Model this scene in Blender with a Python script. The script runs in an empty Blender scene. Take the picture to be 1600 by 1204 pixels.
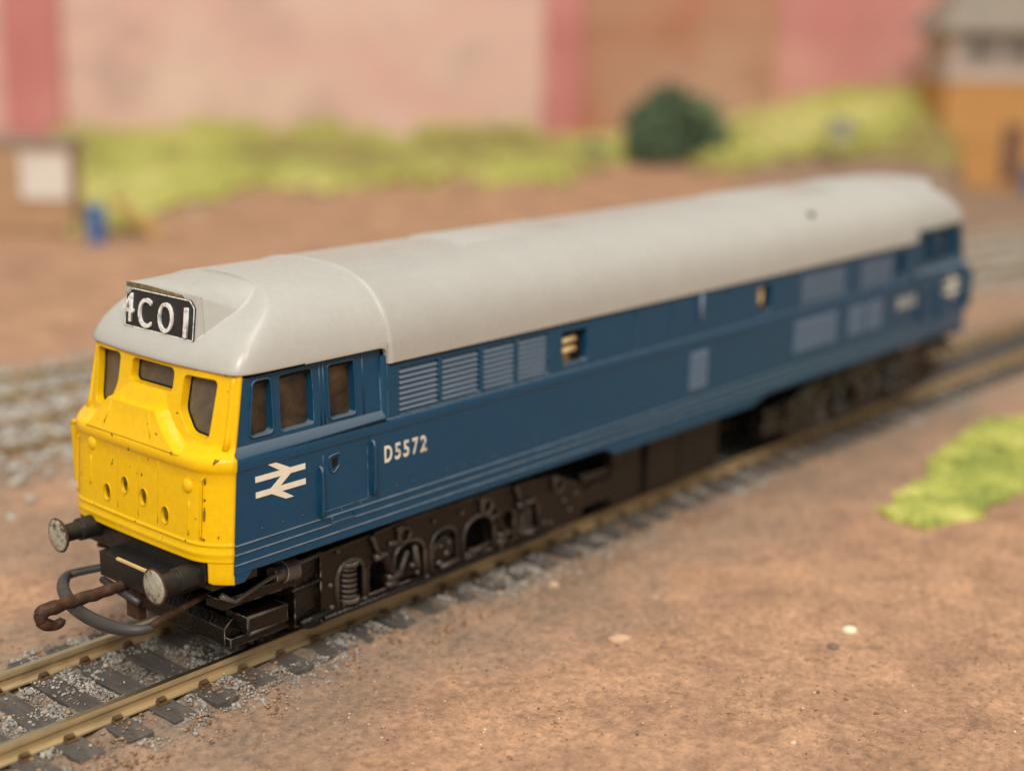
import bpy, bmesh, math, random
import numpy as np
from mathutils import Vector, Matrix, noise
from mathutils.geometry import tessellate_polygon

random.seed(7)
RNG = np.random.default_rng(7)
sc = bpy.context.scene
COL = sc.collection
PI = math.pi

# ------------------------------------------------------------------ camera (1 unit = 1 cm of the model)
CAM = Vector((-10.288, -15.350, 8.337))
YAW, PITCH, ROLL = 0.719005, -0.250003, 0.014025
fwd = Vector((math.cos(PITCH) * math.cos(YAW), math.cos(PITCH) * math.sin(YAW), math.sin(PITCH)))
rgt = fwd.cross(Vector((0, 0, 1))).normalized()
upv = rgt.cross(fwd)
r2 = math.cos(ROLL) * rgt + math.sin(ROLL) * upv
u2 = -math.sin(ROLL) * rgt + math.cos(ROLL) * upv
cd = bpy.data.cameras.new('camera')
cam = bpy.data.objects.new('camera', cd)
COL.objects.link(cam)
cam.matrix_world = Matrix(((r2.x, u2.x, -fwd.x, CAM.x), (r2.y, u2.y, -fwd.y, CAM.y),
                           (r2.z, u2.z, -fwd.z, CAM.z), (0, 0, 0, 1)))
cd.sensor_fit = 'HORIZONTAL'
cd.sensor_width = 36
cd.lens = 36 * 2218.21 / 1600
cd.clip_start = 0.1
cd.clip_end = 2000
cd.dof.use_dof = True
cd.dof.focus_distance = 18.35
cd.dof.aperture_fstop = 0.113
cd.dof.aperture_blades = 0
sc.camera = cam

# ------------------------------------------------------------------ room light, plus an added highlight lamp
sc.view_settings.view_transform = 'Standard'
sc.view_settings.look = 'None'
sc.view_settings.exposure = 0.0
sc.view_settings.gamma = 1.0
w = bpy.data.worlds.new('World')
sc.world = w
w.use_nodes = True
bg = w.node_tree.nodes['Background']
bg.inputs[0].default_value = (1.0, 0.93, 0.84, 1)
bg.inputs[1].default_value = 0.50


def area(name, loc, to, size, power, col):
    l = bpy.data.lights.new(name, 'AREA')
    l.shape = 'RECTANGLE'
    l.size, l.size_y = size
    l.energy = power
    l.color = col
    o = bpy.data.objects.new(name, l)
    COL.objects.link(o)
    o.location = loc
    o.rotation_euler = (Vector(to) - Vector(loc)).to_track_quat('-Z', 'Y').to_euler()
    return o


area('ceiling_or_highlight_lamp', (-92, -66, 105), (10, 0, 0), (36, 56), 168000, (1.0, 0.95, 0.86))
area('ceiling_or_highlight_lamp', (12, -8, 170), (40, 30, 0), (60, 120), 120000, (1.0, 0.95, 0.86))

area('ceiling_or_highlight_lamp', (-28, -95, 112), (8, -1, 2), (10, 26), 42000, (1.0, 0.96, 0.88))  # added lamp without a known source, only there for specular highlights

# ------------------------------------------------------------------ materials
def new_mat(name):
    m = bpy.data.materials.new(name)
    m.use_nodes = True
    nt = m.node_tree
    return m, nt, nt.nodes['Principled BSDF']


def nd(nt, t, **kw):
    n = nt.nodes.new(t)
    for k, v in kw.items():
        if k.startswith('i_'):
            n.inputs[k[2:].replace('_', ' ')].default_value = v
        else:
            setattr(n, k, v)
    return n


def ramp(nt, fac, stops, interp='LINEAR'):
    r = nt.nodes.new('ShaderNodeValToRGB')
    r.color_ramp.interpolation = interp
    while len(r.color_ramp.elements) < len(stops):
        r.color_ramp.elements.new(0.5)
    for e, (p, c) in zip(r.color_ramp.elements, stops):
        e.position = p
        e.color = (*c, 1) if len(c) == 3 else c
    nt.links.new(fac, r.inputs[0])
    return r.outputs[0]


def tex(nt, scale, detail=4, rough=0.55, dist=0.0, coord='Object', stretch=None):
    tc = nt.nodes.new('ShaderNodeTexCoord')
    out = tc.outputs[coord]
    if stretch:
        mp = nt.nodes.new('ShaderNodeMapping')
        mp.inputs['Scale'].default_value = stretch
        nt.links.new(out, mp.inputs[0])
        out = mp.outputs[0]
    n = nt.nodes.new('ShaderNodeTexNoise')
    n.inputs['Scale'].default_value = scale
    n.inputs['Detail'].default_value = detail
    n.inputs['Roughness'].default_value = rough
    n.inputs['Distortion'].default_value = dist
    nt.links.new(out, n.inputs['Vector'])
    return n.outputs['Fac']


def mixc(nt, fac, a, b, mode='MIX'):
    m = nt.nodes.new('ShaderNodeMix')
    m.data_type = 'RGBA'
    m.blend_type = mode
    for sock, v in ((m.inputs[0], fac), (m.inputs[6], a), (m.inputs[7], b)):
        if isinstance(v, (int, float)):
            sock.default_value = v
        elif isinstance(v, tuple):
            sock.default_value = (*v, 1) if len(v) == 3 else v
        else:
            nt.links.new(v, sock)
    return m.outputs[2]


def bump(nt, bsdf, h, strength=0.3, dist=0.02, normal=None):
    b = nt.nodes.new('ShaderNodeBump')
    b.inputs['Strength'].default_value = strength
    b.inputs['Distance'].default_value = dist
    nt.links.new(h, b.inputs['Height'])
    if normal is not None:
        nt.links.new(normal, b.inputs['Normal'])
    nt.links.new(b.outputs[0], bsdf.inputs['Normal'])
    return b.outputs[0]


def edge_mask(nt, radius, lo, hi, samples=6):
    """1 on convex / concave edges, 0 on flats: rounded normal against the true one."""
    bv = nt.nodes.new('ShaderNodeBevel')
    bv.samples = samples
    bv.inputs['Radius'].default_value = radius
    g = nt.nodes.new('ShaderNodeNewGeometry')
    dt = nt.nodes.new('ShaderNodeVectorMath')
    dt.operation = 'DOT_PRODUCT'
    nt.links.new(bv.outputs[0], dt.inputs[0])
    nt.links.new(g.outputs['Normal'], dt.inputs[1])
    mr = nt.nodes.new('ShaderNodeMapRange')
    mr.inputs['From Min'].default_value = hi
    mr.inputs['From Max'].default_value = lo
    nt.links.new(dt.outputs['Value'], mr.inputs['Value'])
    return mr.outputs[0], bv.outputs[0]


def paint(name, base, dark, rough=0.35, edge=None, wear=None, bev=0.025, dust=None, mott=0.5, bumps=0.05, spec=0.4, top_light=None):
    """painted model plastic: soft mottling, rounded moulded edges, chips, rubbed edges, painted edge highlights"""
    m, nt, b = new_mat(name)
    c = ramp(nt, tex(nt, 1.3, 5, 0.6), [(0.3, dark), (0.7, base)])
    c = mixc(nt, mott, base, c)
    em, bn = edge_mask(nt, bev, 0.80, 0.985)
    if edge:
        n = ramp(nt, tex(nt, 6, 4), [(0.42, (0, 0, 0)), (0.62, (1, 1, 1))])
        f = nt.nodes.new('ShaderNodeMath')
        f.operation = 'MULTIPLY'
        nt.links.new(em, f.inputs[0])
        nt.links.new(n, f.inputs[1])
        f2 = nt.nodes.new('ShaderNodeMath')
        f2.operation = 'MULTIPLY'
        f2.inputs[1].default_value = edge[1]
        nt.links.new(f.outputs[0], f2.inputs[0])
        c = mixc(nt, f2.outputs[0], c, edge[0])
    if wear:
        n = ramp(nt, tex(nt, wear[1], 3, 0.5, 0.4), [(wear[2], (0, 0, 0)), (wear[2] + 0.02, (1, 1, 1))])
        c = mixc(nt, n, c, wear[0])
    if dust:
        n = ramp(nt, tex(nt, 9, 6, 0.7), [(0.35, (0, 0, 0)), (0.75, (dust[1],) * 3)])
        c = mixc(nt, n, c, dust[0])
    if top_light:            # paler tint painted on upward faces, as if lit from above
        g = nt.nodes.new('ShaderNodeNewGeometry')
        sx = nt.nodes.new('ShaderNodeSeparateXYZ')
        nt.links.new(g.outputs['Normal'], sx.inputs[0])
        c = mixc(nt, ramp(nt, sx.outputs[2], [(0.25, (0, 0, 0)), (0.6, (top_light[1],) * 3)]), c, top_light[0])
    nt.links.new(c, b.inputs['Base Color'])
    b.inputs['Specular IOR Level'].default_value = spec
    r = ramp(nt, tex(nt, 7, 5), [(0.3, (rough * 0.8,) * 3), (0.7, (min(1, rough * 1.35),) * 3)])
    nt.links.new(r, b.inputs['Roughness'])
    bump(nt, b, tex(nt, 22, 4), bumps, 0.02, bn)
    return m


def rough_mat(name, stops, scale=8, rough=0.9, bs=0.4, bscale=30, bdist=0.02, detail=6, spec=0.3, stretch=None):
    m, nt, b = new_mat(name)
    nt.links.new(ramp(nt, tex(nt, scale, detail, 0.65, stretch=stretch), stops), b.inputs['Base Color'])
    b.inputs['Roughness'].default_value = rough
    b.inputs['Specular IOR Level'].default_value = spec
    if bs:
        bump(nt, b, tex(nt, bscale, 6, 0.65), bs, bdist)
    return m


M = {}
M['blue'] = paint('blue_paint', (0.0020, 0.0545, 0.122), (0.0016, 0.0460, 0.102), 0.34, edge=((0.20, 0.31, 0.40), 0.95), top_light=((0.26, 0.28, 0.30), 0.42),
                  dust=((0.10, 0.12, 0.12), 0.07), bev=0.018, spec=0.32)  # edge tint paints highlight lines along the band ridges and ledges
M['yellow'] = paint('yellow_paint', (0.86, 0.530, 0.001), (0.82, 0.485, 0.001), 0.25, edge=((0.70, 0.37, 0.004), 0.45),
                    wear=((0.085, 0.055, 0.010), 7.5, 0.70), dust=((0.52, 0.28, 0.004), 0.25), bev=0.028, bumps=0.18, spec=0.34)
M['yellow_dirty'] = rough_mat('yellow_grime', [(0.35, (0.05, 0.042, 0.005)), (0.65, (0.24, 0.17, 0.006))], 9, 0.6)
M['grey'] = paint('grey_roof_paint', (0.452, 0.452, 0.424), (0.408, 0.405, 0.378), 0.30, dust=((0.35, 0.315, 0.26), 0.26), mott=0.7,
                  bev=0.03, bumps=0.05, spec=0.5)
M['black'] = paint('black_plastic', (0.012, 0.0115, 0.011), (0.008, 0.0075, 0.007), 0.42, edge=((0.08, 0.07, 0.058), 0.5),
                   dust=((0.05, 0.04, 0.03), 0.25))
M['weathered'] = paint('drybrushed_brown', (0.0062, 0.0038, 0.0025), (0.0012, 0.0010, 0.0009), 0.25, edge=((0.46, 0.40, 0.33), 1.0),
                       dust=((0.030, 0.019, 0.012), 0.12), bev=0.026, bumps=0.9, mott=1.0, spec=0.38)  # edge tint: dry-brushing, strengthened to paint in glossy highlights
M['flange'] = paint('drybrushed_flange', (0.10, 0.082, 0.064), (0.018, 0.014, 0.011), 0.27, edge=((0.62, 0.55, 0.47), 0.95),
                    dust=((0.012, 0.009, 0.007), 0.6), bev=0.02, bumps=0.8, mott=1.0)
M['silverish'] = paint('rubbed_metal_edge', (0.13, 0.11, 0.09), (0.016, 0.013, 0.010), 0.25, edge=((0.85, 0.80, 0.72), 1.0),
                       dust=((0.010, 0.008, 0.006), 0.5), bev=0.018, bumps=0.6, mott=1.0)
M['tank'] = paint('brown_tank', (0.011, 0.0075, 0.005), (0.006, 0.0045, 0.003), 0.5, edge=((0.06, 0.045, 0.032), 0.4))
M['void'] = rough_mat('dark_interior', [(0.3, (0.004, 0.004, 0.004)), (0.7, (0.008, 0.007, 0.006))], 5, 0.9, 0)
M['rust'] = rough_mat('rusty_steel', [(0.3, (0.028, 0.013, 0.009)), (0.55, (0.065, 0.030, 0.018)), (0.75, (0.14, 0.075, 0.04))], 9, 0.6, 0.5, 25)
M['coupling'] = paint('grey_black_loop', (0.05, 0.046, 0.043), (0.03, 0.028, 0.026), 0.42, edge=((0.12, 0.11, 0.10), 0.5))
M['buffer_face'] = rough_mat('dirty_white', [(0.36, (0.07, 0.055, 0.03)), (0.44, (0.34, 0.315, 0.24)), (0.7, (0.50, 0.475, 0.40))], 5.5, 0.6, 0.9, 9, 0.05)
M['white'] = rough_mat('cream_print', [(0.3, (0.74, 0.68, 0.54)), (0.7, (0.82, 0.77, 0.64))], 12, 0.5, 0)
M['silver_print'] = rough_mat('silver_print', [(0.35, (0.38, 0.34, 0.29)), (0.5, (0.72, 0.68, 0.6))], 16, 0.4, 0)
M['cream'] = rough_mat('cream_bar', [(0.3, (0.60, 0.42, 0.18)), (0.7, (0.70, 0.52, 0.26))], 9, 0.5, 0)
M['plate_black'] = rough_mat('headcode_black', [(0.3, (0.016, 0.016, 0.017)), (0.65, (0.026, 0.026, 0.027)), (0.8, (0.05, 0.05, 0.05))], 14, 0.4, 0.1)
M['raised_white'] = rough_mat('raised_white', [(0.36, (0.33, 0.33, 0.33)), (0.5, (0.75, 0.75, 0.74)), (0.7, (0.85, 0.85, 0.83))], 15, 0.45, 0.2, 25)
M['bare_brown'] = rough_mat('rubbed_brown', [(0.3, (0.10, 0.07, 0.03)), (0.7, (0.24, 0.18, 0.10))], 9, 0.7, 0.3)
M['louvre'] = paint('pale_blue_slat', (0.16, 0.215, 0.285), (0.095, 0.145, 0.205), 0.42, edge=((0.22, 0.25, 0.28), 0.5), bev=0.01)  # slats a paler blue than the body sides
M['grille'] = paint('pale_blue_grille', (0.125, 0.185, 0.275), (0.09, 0.145, 0.225), 0.5, bev=0.01)  # grilles likewise paler than the body blue


def pane_mat(name, a, b_, c, rough):
    m, nt, b = new_mat(name)
    big = tex(nt, 2.6, 3, 0.5, 0.6)
    fine = tex(nt, 20, 5, 0.75)
    col = ramp(nt, big, [(0.3, a), (0.5, b_), (0.72, c)])
    sp = ramp(nt, fine, [(0.62, (0, 0, 0)), (0.70, (0.5, 0.5, 0.5))])
    col = mixc(nt, sp, col, (0.20, 0.14, 0.085))
    nt.links.new(col, b.inputs['Base Color'])
    b.inputs['Roughness'].default_value = rough
    bump(nt, b, fine, 0.5, 0.02)
    return m


M['pane_side'] = pane_mat('dirty_brown_glazing', (0.014, 0.008, 0.005), (0.052, 0.032, 0.016), (0.10, 0.066, 0.03), 0.35)
M['pane_front'] = pane_mat('smoky_glazing', (0.055, 0.045, 0.034), (0.085, 0.07, 0.052), (0.13, 0.105, 0.075), 0.16)


def rail_mat():
    m, nt, b = new_mat('tarnished_rail')
    g = nt.nodes.new('ShaderNodeNewGeometry')
    n = tex(nt, 1.1, 5, 0.7, stretch=(1, 3, 3))
    side = ramp(nt, n, [(0.3, (0.25, 0.175, 0.092)), (0.5, (0.38, 0.27, 0.14)), (0.72, (0.48, 0.325, 0.15))])
    sx = nt.nodes.new('ShaderNodeSeparateXYZ')
    nt.links.new(g.outputs['Normal'], sx.inputs[0])
    pos = nt.nodes.new('ShaderNodeSeparateXYZ')
    nt.links.new(g.outputs['Position'], pos.inputs[0])
    up = ramp(nt, sx.outputs[2], [(0.80, (0, 0, 0)), (0.95, (1, 1, 1))])
    hi = ramp(nt, pos.outputs[2], [(0.0, (0, 0, 0)), (0.001, (0, 0, 0))])
    mr = nt.nodes.new('ShaderNodeMapRange')
    mr.inputs['From Min'].default_value = -0.05
    mr.inputs['From Max'].default_value = -0.02
    nt.links.new(pos.outputs[2], mr.inputs['Value'])
    f = nt.nodes.new('ShaderNodeMath')
    f.operation = 'MULTIPLY'
    nt.links.new(up, f.inputs[0])
    nt.links.new(mr.outputs[0], f.inputs[1])
    c = mixc(nt, f.outputs[0], side, (0.60, 0.52, 0.33))
    nt.links.new(c, b.inputs['Base Color'])
    nt.links.new(f.outputs[0], b.inputs['Metallic'])
    rr = ramp(nt, f.outputs[0], [(0, (0.6,) * 3), (1, (0.33,) * 3)])
    nt.links.new(rr, b.inputs['Roughness'])
    nt.nodes.remove(hi.node)
    bump(nt, b, tex(nt, 18, 5), 0.2, 0.02)
    return m


M['rail'] = rail_mat()
M['sleeper'] = rough_mat('sleeper_plastic', [(0.3, (0.058, 0.050, 0.045)), (0.55, (0.098, 0.085, 0.076)), (0.8, (0.17, 0.145, 0.125))], 6, 0.8, 0.7, 20,
                         stretch=(1, 0.35, 1))
M['chair'] = rough_mat('chair_rust', [(0.3, (0.05, 0.032, 0.02)), (0.7, (0.17, 0.10, 0.045))], 9, 0.7, 0.3)


def ballast_mat():
    m, nt, b = new_mat('ballast_stone')
    at = nt.nodes.new('ShaderNodeAttribute')
    at.attribute_name = 'tone'
    c = ramp(nt, at.outputs['Fac'], [(0.0, (0.11, 0.095, 0.08)), (0.3, (0.24, 0.215, 0.185)), (0.6, (0.38, 0.365, 0.33)),
                                     (0.85, (0.55, 0.53, 0.48)), (0.93, (0.48, 0.33, 0.2)), (1.0, (0.42, 0.25, 0.14))])
    c2 = ramp(nt, tex(nt, 12, 4), [(0.3, (0.72,) * 3), (0.7, (1, 1, 1))])
    nt.links.new(mixc(nt, 1.0, c, c2, 'MULTIPLY'), b.inputs['Base Color'])
    b.inputs['Roughness'].default_value = 0.9
    return m


def tone_mat(name, stops, rough=0.95):
    m, nt, b = new_mat(name)
    at = nt.nodes.new('ShaderNodeAttribute')
    at.attribute_name = 'tone'
    nt.links.new(ramp(nt, at.outputs['Fac'], stops), b.inputs['Base Color'])
    b.inputs['Roughness'].default_value = rough
    b.inputs['Specular IOR Level'].default_value = 0.15
    return m


M['ballast'] = ballast_mat()
M['grit'] = tone_mat('grit', [(0, (0.17, 0.105, 0.065)), (0.45, (0.37, 0.228, 0.138)), (0.9, (0.55, 0.345, 0.215)), (1.0, (0.8, 0.66, 0.5))])
M['foam'] = tone_mat('grass_foam', [(0, (0.27, 0.315, 0.085)), (0.3, (0.40, 0.43, 0.105)), (0.65, (0.51, 0.52, 0.13)), (1, (0.62, 0.58, 0.20))])
M['far_grass'] = tone_mat('bank_grass', [(0, (0.34, 0.28, 0.11)), (0.35, (0.42, 0.405, 0.12)), (0.7, (0.49, 0.48, 0.13)), (1, (0.58, 0.54, 0.20))])
M['bush'] = tone_mat('dark_bush', [(0, (0.075, 0.115, 0.07)), (0.5, (0.135, 0.19, 0.11)), (1, (0.26, 0.32, 0.19))])


def ground_mat():
    m, nt, b = new_mat('brown_ground')
    a = ramp(nt, tex(nt, 0.55, 5, 0.6, 0.3), [(0.3, (0.335, 0.205, 0.131)), (0.5, (0.45, 0.270, 0.171)), (0.72, (0.55, 0.325, 0.202))])
    f = ramp(nt, tex(nt, 7.5, 9, 0.8), [(0.30, (0.50, 0.48, 0.46)), (0.48, (0.97, 0.97, 0.97)), (0.68, (1.50, 1.44, 1.36))])
    md = ramp(nt, tex(nt, 1.7, 5, 0.7, 0.4), [(0.32, (0.74, 0.73, 0.72)), (0.52, (1.0, 1.0, 1.0)), (0.70, (1.14, 1.10, 1.06))])
    c = mixc(nt, 1.0, mixc(nt, 1.0, a, f, 'MULTIPLY'), md, 'MULTIPLY')
    # grey-brown stain that lies along the tracks and over the yard
    g = nt.nodes.new('ShaderNodeAttribute')
    g.attribute_name = 'stain'
    st = nt.nodes.new('ShaderNodeMath')
    st.operation = 'MULTIPLY'
    nt.links.new(g.outputs['Fac'], st.inputs[0])
    nt.links.new(ramp(nt, tex(nt, 1.4, 5, 0.65), [(0.25, (0.35,) * 3), (0.6, (1, 1, 1))]), st.inputs[1])
    c = mixc(nt, st.outputs[0], c, mixc(nt, 1.0, (0.225, 0.178, 0.140), f, 'MULTIPLY'))
    # dark spots and pale flecks
    d = ramp(nt, tex(nt, 3.6, 3, 0.5), [(0.64, (0, 0, 0)), (0.72, (0.55,) * 3)])
    c = mixc(nt, d, c, (0.22, 0.15, 0.09))
    nt.links.new(c, b.inputs['Base Color'])
    b.inputs['Roughness'].default_value = 0.85
    b.inputs['Specular IOR Level'].default_value = 0.25
    bump(nt, b, tex(nt, 13, 9, 0.78), 0.75, 0.035)
    return m


M['ground'] = ground_mat()

# ------------------------------------------------------------------ mesh helpers
class MB:
    def __init__(self):
        self.v, self.f = [], []

    def add(self, vs, fs):
        n = len(self.v)
        self.v += [tuple(p) for p in vs]
        self.f += [tuple(i + n for i in q) for q in fs]
        return self

    def box(self, x0, x1, y0, y1, z0, z1):
        vs = [(x, y, z) for x in (x0, x1) for y in (y0, y1) for z in (z0, z1)]
        return self.add(vs, [(0, 1, 3, 2), (4, 6, 7, 5), (0, 4, 5, 1), (2, 3, 7, 6), (0, 2, 6, 4), (1, 5, 7, 3)])

    def tube(self, pts, r, n=10, closed=False, caps=True, ry=None):
        pts = [Vector(p) for p in pts]
        k = len(pts)
        rs = r if isinstance(r, (list, tuple)) else [r] * k
        rings = []
        prev = None
        for i, p in enumerate(pts):
            if closed:
                t = pts[(i + 1) % k] - pts[i - 1]
            else:
                t = pts[min(i + 1, k - 1)] - pts[max(i - 1, 0)]
            t.normalize()
            ref = Vector((0, 0, 1)) if abs(t.z) < 0.9 else Vector((0, 1, 0))
            a = t.cross(ref).normalized()
            if prev is not None and a.dot(prev) < 0:
                a = -a
            prev = a
            b = t.cross(a).normalized()
            rings.append([p + rs[i] * (math.cos(q) * a + (ry or 1) * math.sin(q) * b) for q in [2 * PI * j / n for j in range(n)]])
        vs = [q for r_ in rings for q in r_]
        fs = []
        for i in range(k if closed else k - 1):
            i2 = (i + 1) % k
            for j in range(n):
                fs.append((i * n + j, i * n + (j + 1) % n, i2 * n + (j + 1) % n, i2 * n + j))
        if caps and not closed:
            fs.append(tuple(range(n))[::-1])
            fs.append(tuple((k - 1) * n + j for j in range(n)))
        return self.add(vs, fs)

    def prism(self, poly, fn, d0, d1):
        """poly of 2-D points -> solid between depths d0, d1; fn(a, b, d) gives the 3-D point"""
        n = len(poly)
        vs = [fn(a, b, d0) for a, b in poly] + [fn(a, b, d1) for a, b in poly]
        fs = [tuple(range(n))[::-1], tuple(range(n, 2 * n))]
        fs += [(i, (i + 1) % n, n + (i + 1) % n, n + i) for i in range(n)]
        return self.add(vs, fs)

    def plate(self, outer, holes, fn, d0, d1):
        """flat plate with holes: front at d0, back at d1"""
        loops = [outer] + holes
        flat = [p for l in loops for p in l]
        tris = tessellate_polygon([[Vector((a, b, 0)) for a, b in l] for l in loops])
        n = len(flat)
        vs = [fn(a, b, d0) for a, b in flat] + [fn(a, b, d1) for a, b in flat]
        fs = []
        for t in tris:
            t = tuple(t)
            fs.append(t)
            fs.append(tuple(i + n for i in t[::-1]))
        o = 0
        for l in loops:
            k = len(l)
            for i in range(k):
                a, b = o + i, o + (i + 1) % k
                fs.append((a, b, b + n, a + n))
            o += k
        return self.add(vs, fs)

    def grid(self, rows):
        n, m_ = len(rows), len(rows[0])
        vs = [p for r in rows for p in r]
        return self.add(vs, [(i * m_ + j, i * m_ + j + 1, (i + 1) * m_ + j + 1, (i + 1) * m_ + j) for i in range(n - 1) for j in range(m_ - 1)])

    def build(self, name, mat, parent=None, smooth=False, angle=None, recalc=True):
        me = bpy.data.meshes.new(name)
        me.from_pydata(self.v, [], self.f)
        if recalc:
            bm = bmesh.new()
            bm.from_mesh(me)
            bmesh.ops.remove_doubles(bm, verts=bm.verts, dist=1e-5)
            bmesh.ops.recalc_face_normals(bm, faces=bm.faces)
            bm.to_mesh(me)
            bm.free()
        me.materials.append(mat)
        if smooth or angle:
            me.polygons.foreach_set('use_smooth', [True] * len(me.polygons))
            if angle:
                me.set_sharp_from_angle(angle=math.radians(angle))
        o = bpy.data.objects.new(name, me)
        COL.objects.link(o)
        if parent is not None:
            o.parent = parent
        return o


def pieces(mb):
    """the loose pieces of a builder, each as a builder of its own"""
    par = list(range(len(mb.v)))

    def find(i):
        while par[i] != i:
            par[i] = par[par[i]]
            i = par[i]
        return i
    for f in mb.f:
        for i in f[1:]:
            par[find(i)] = find(f[0])
    groups = {}
    for f in mb.f:
        groups.setdefault(find(f[0]), []).append(f)
    out = []
    for fs in groups.values():
        ids = sorted({i for f in fs for i in f})
        ix = {i: k for k, i in enumerate(ids)}
        p = MB()
        p.v = [mb.v[i] for i in ids]
        p.f = [tuple(ix[i] for i in f) for f in fs]
        out.append(p)
    return out


def empty(name, loc=(0, 0, 0)):
    o = bpy.data.objects.new(name, None)
    o.empty_display_size = 0.2
    COL.objects.link(o)
    o.location = loc
    return o


def tag(o, label, cat, group=None, kind=None):
    o['label'] = label
    o['category'] = cat
    if group:
        o['group'] = group
    if kind:
        o['kind'] = kind
    return o


def copy_tree(o, parent=None):
    c = o.copy()
    COL.objects.link(c)
    c.parent = parent
    for ch in list(o.children):
        copy_tree(ch, c)
    return c


def smooth(pts, n=5):
    """Catmull-Rom through points (any dimension)"""
    P = [np.array(p, float) for p in pts]
    P = [2 * P[0] - P[1]] + P + [2 * P[-1] - P[-2]]
    out = []
    for i in range(1, len(P) - 2):
        for k in range(n):
            t = k / n
            a, b, c, d = P[i - 1:i + 3]
            out.append(tuple((0.5 * (2 * b + (c - a) * t + (2 * a - 5 * b + 4 * c - d) * t * t + (3 * b - a - 3 * c + d) * t ** 3)).tolist()))
    out.append(tuple(P[-2].tolist()))
    return out


def boolean(o, cutters):
    for mb in cutters:
        c = mb.build('cutter', M['void'])
        md = o.modifiers.new('b', 'BOOLEAN')
        md.operation = 'DIFFERENCE'
        md.solver = 'EXACT'
        md.object = c
        bpy.context.view_layer.update()
        dg = bpy.context.evaluated_depsgraph_get()
        me = bpy.data.meshes.new_from_object(o.evaluated_get(dg))
        o.modifiers.clear()
        o.data = me
        cm = c.data
        bpy.data.objects.remove(c)
        bpy.data.meshes.remove(cm)
    return o


def rrect(a0, a1, b0, b1, r, n=5, skew=0.0, taper=0.0):
    """rounded rectangle; skew shifts the top edge"""
    out = []
    for cx, cy, s in ((a1 - r, b1 - r, 0), (a0 + r, b1 - r, 1), (a0 + r, b0 + r, 2), (a1 - r, b0 + r, 3)):
        for i in range(n + 1):
            q = PI / 2 * (s + i / n)
            a, b = cx + r * math.cos(q), cy + r * math.sin(q)
            out.append((a + skew * (b - b0) / (b1 - b0), b))
    return out


def rpoly(pts, r, n=4):
    """polygon with rounded corners"""
    out = []
    k = len(pts)
    for i in range(k):
        p0, p, p1 = (Vector(pts[i - 1]), Vector(pts[i]), Vector(pts[(i + 1) % k]))
        a, b = (p0 - p), (p1 - p)
        ra = min(r, 0.45 * a.length, 0.45 * b.length)
        s, e = p + a.normalized() * ra, p + b.normalized() * ra
        for j in range(n + 1):
            t = j / n
            q = (1 - t) ** 2 * s + 2 * t * (1 - t) * p + t * t * e
            out.append((q.x, q.y))
    return out


def circ(a, b, r, n=16, r2=None):
    return [(a + r * math.cos(2 * PI * i / n), b + (r2 or r) * math.sin(2 * PI * i / n)) for i in range(n)]


def text_mesh(name, s, mat, parent, to3d, box, depth=0.01, bold=0.0):
    """a letter from the built-in font fitted into box (a0,a1,b0,b1) and placed with to3d(a,b,d)"""
    cu = bpy.data.curves.new(name, 'FONT')
    cu.body = s
    cu.size = 1.0
    cu.offset = bold
    cu.extrude = 0.5
    cu.resolution_u = 4
    to = bpy.data.objects.new(name, cu)
    COL.objects.link(to)
    bpy.context.view_layer.update()
    dg = bpy.context.evaluated_depsgraph_get()
    me = bpy.data.meshes.new_from_object(to.evaluated_get(dg))
    bpy.data.objects.remove(to)
    bpy.data.curves.remove(cu)
    n = len(me.vertices)
    co = np.empty(n * 3)
    me.vertices.foreach_get('co', co)
    co = co.reshape(-1, 3)
    lo, hi = co.min(0), co.max(0)
    a0, a1, b0, b1 = box
    out = []
    for x, y, z in co:
        out += to3d(a0 + (x - lo[0]) / (hi[0] - lo[0]) * (a1 - a0), b0 + (y - lo[1]) / (hi[1] - lo[1]) * (b1 - b0),
                    depth if z > 0 else -0.004)
    me.vertices.foreach_set('co', out)
    me.update()
    me.materials.clear()
    me.materials.append(mat)
    o = bpy.data.objects.new(name, me)
    COL.objects.link(o)
    o.parent = parent
    return o


# icosahedron for loose stuff
_t = (1 + 5 ** 0.5) / 2
ICO_V = np.array([(-1, _t, 0), (1, _t, 0), (-1, -_t, 0), (1, -_t, 0), (0, -1, _t), (0, 1, _t), (0, -1, -_t), (0, 1, -_t),
                  (_t, 0, -1), (_t, 0, 1), (-_t, 0, -1), (-_t, 0, 1)]) / math.sqrt(1 + _t * _t)
ICO_F = np.array([(0, 11, 5), (0, 5, 1), (0, 1, 7), (0, 7, 10), (0, 10, 11), (1, 5, 9), (5, 11, 4), (11, 10, 2), (10, 7, 6), (7, 1, 8),
                  (3, 9, 4), (3, 4, 2), (3, 2, 6), (3, 6, 8), (3, 8, 9), (4, 9, 5), (2, 4, 11), (6, 2, 10), (8, 6, 7), (9, 8, 1)])


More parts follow.
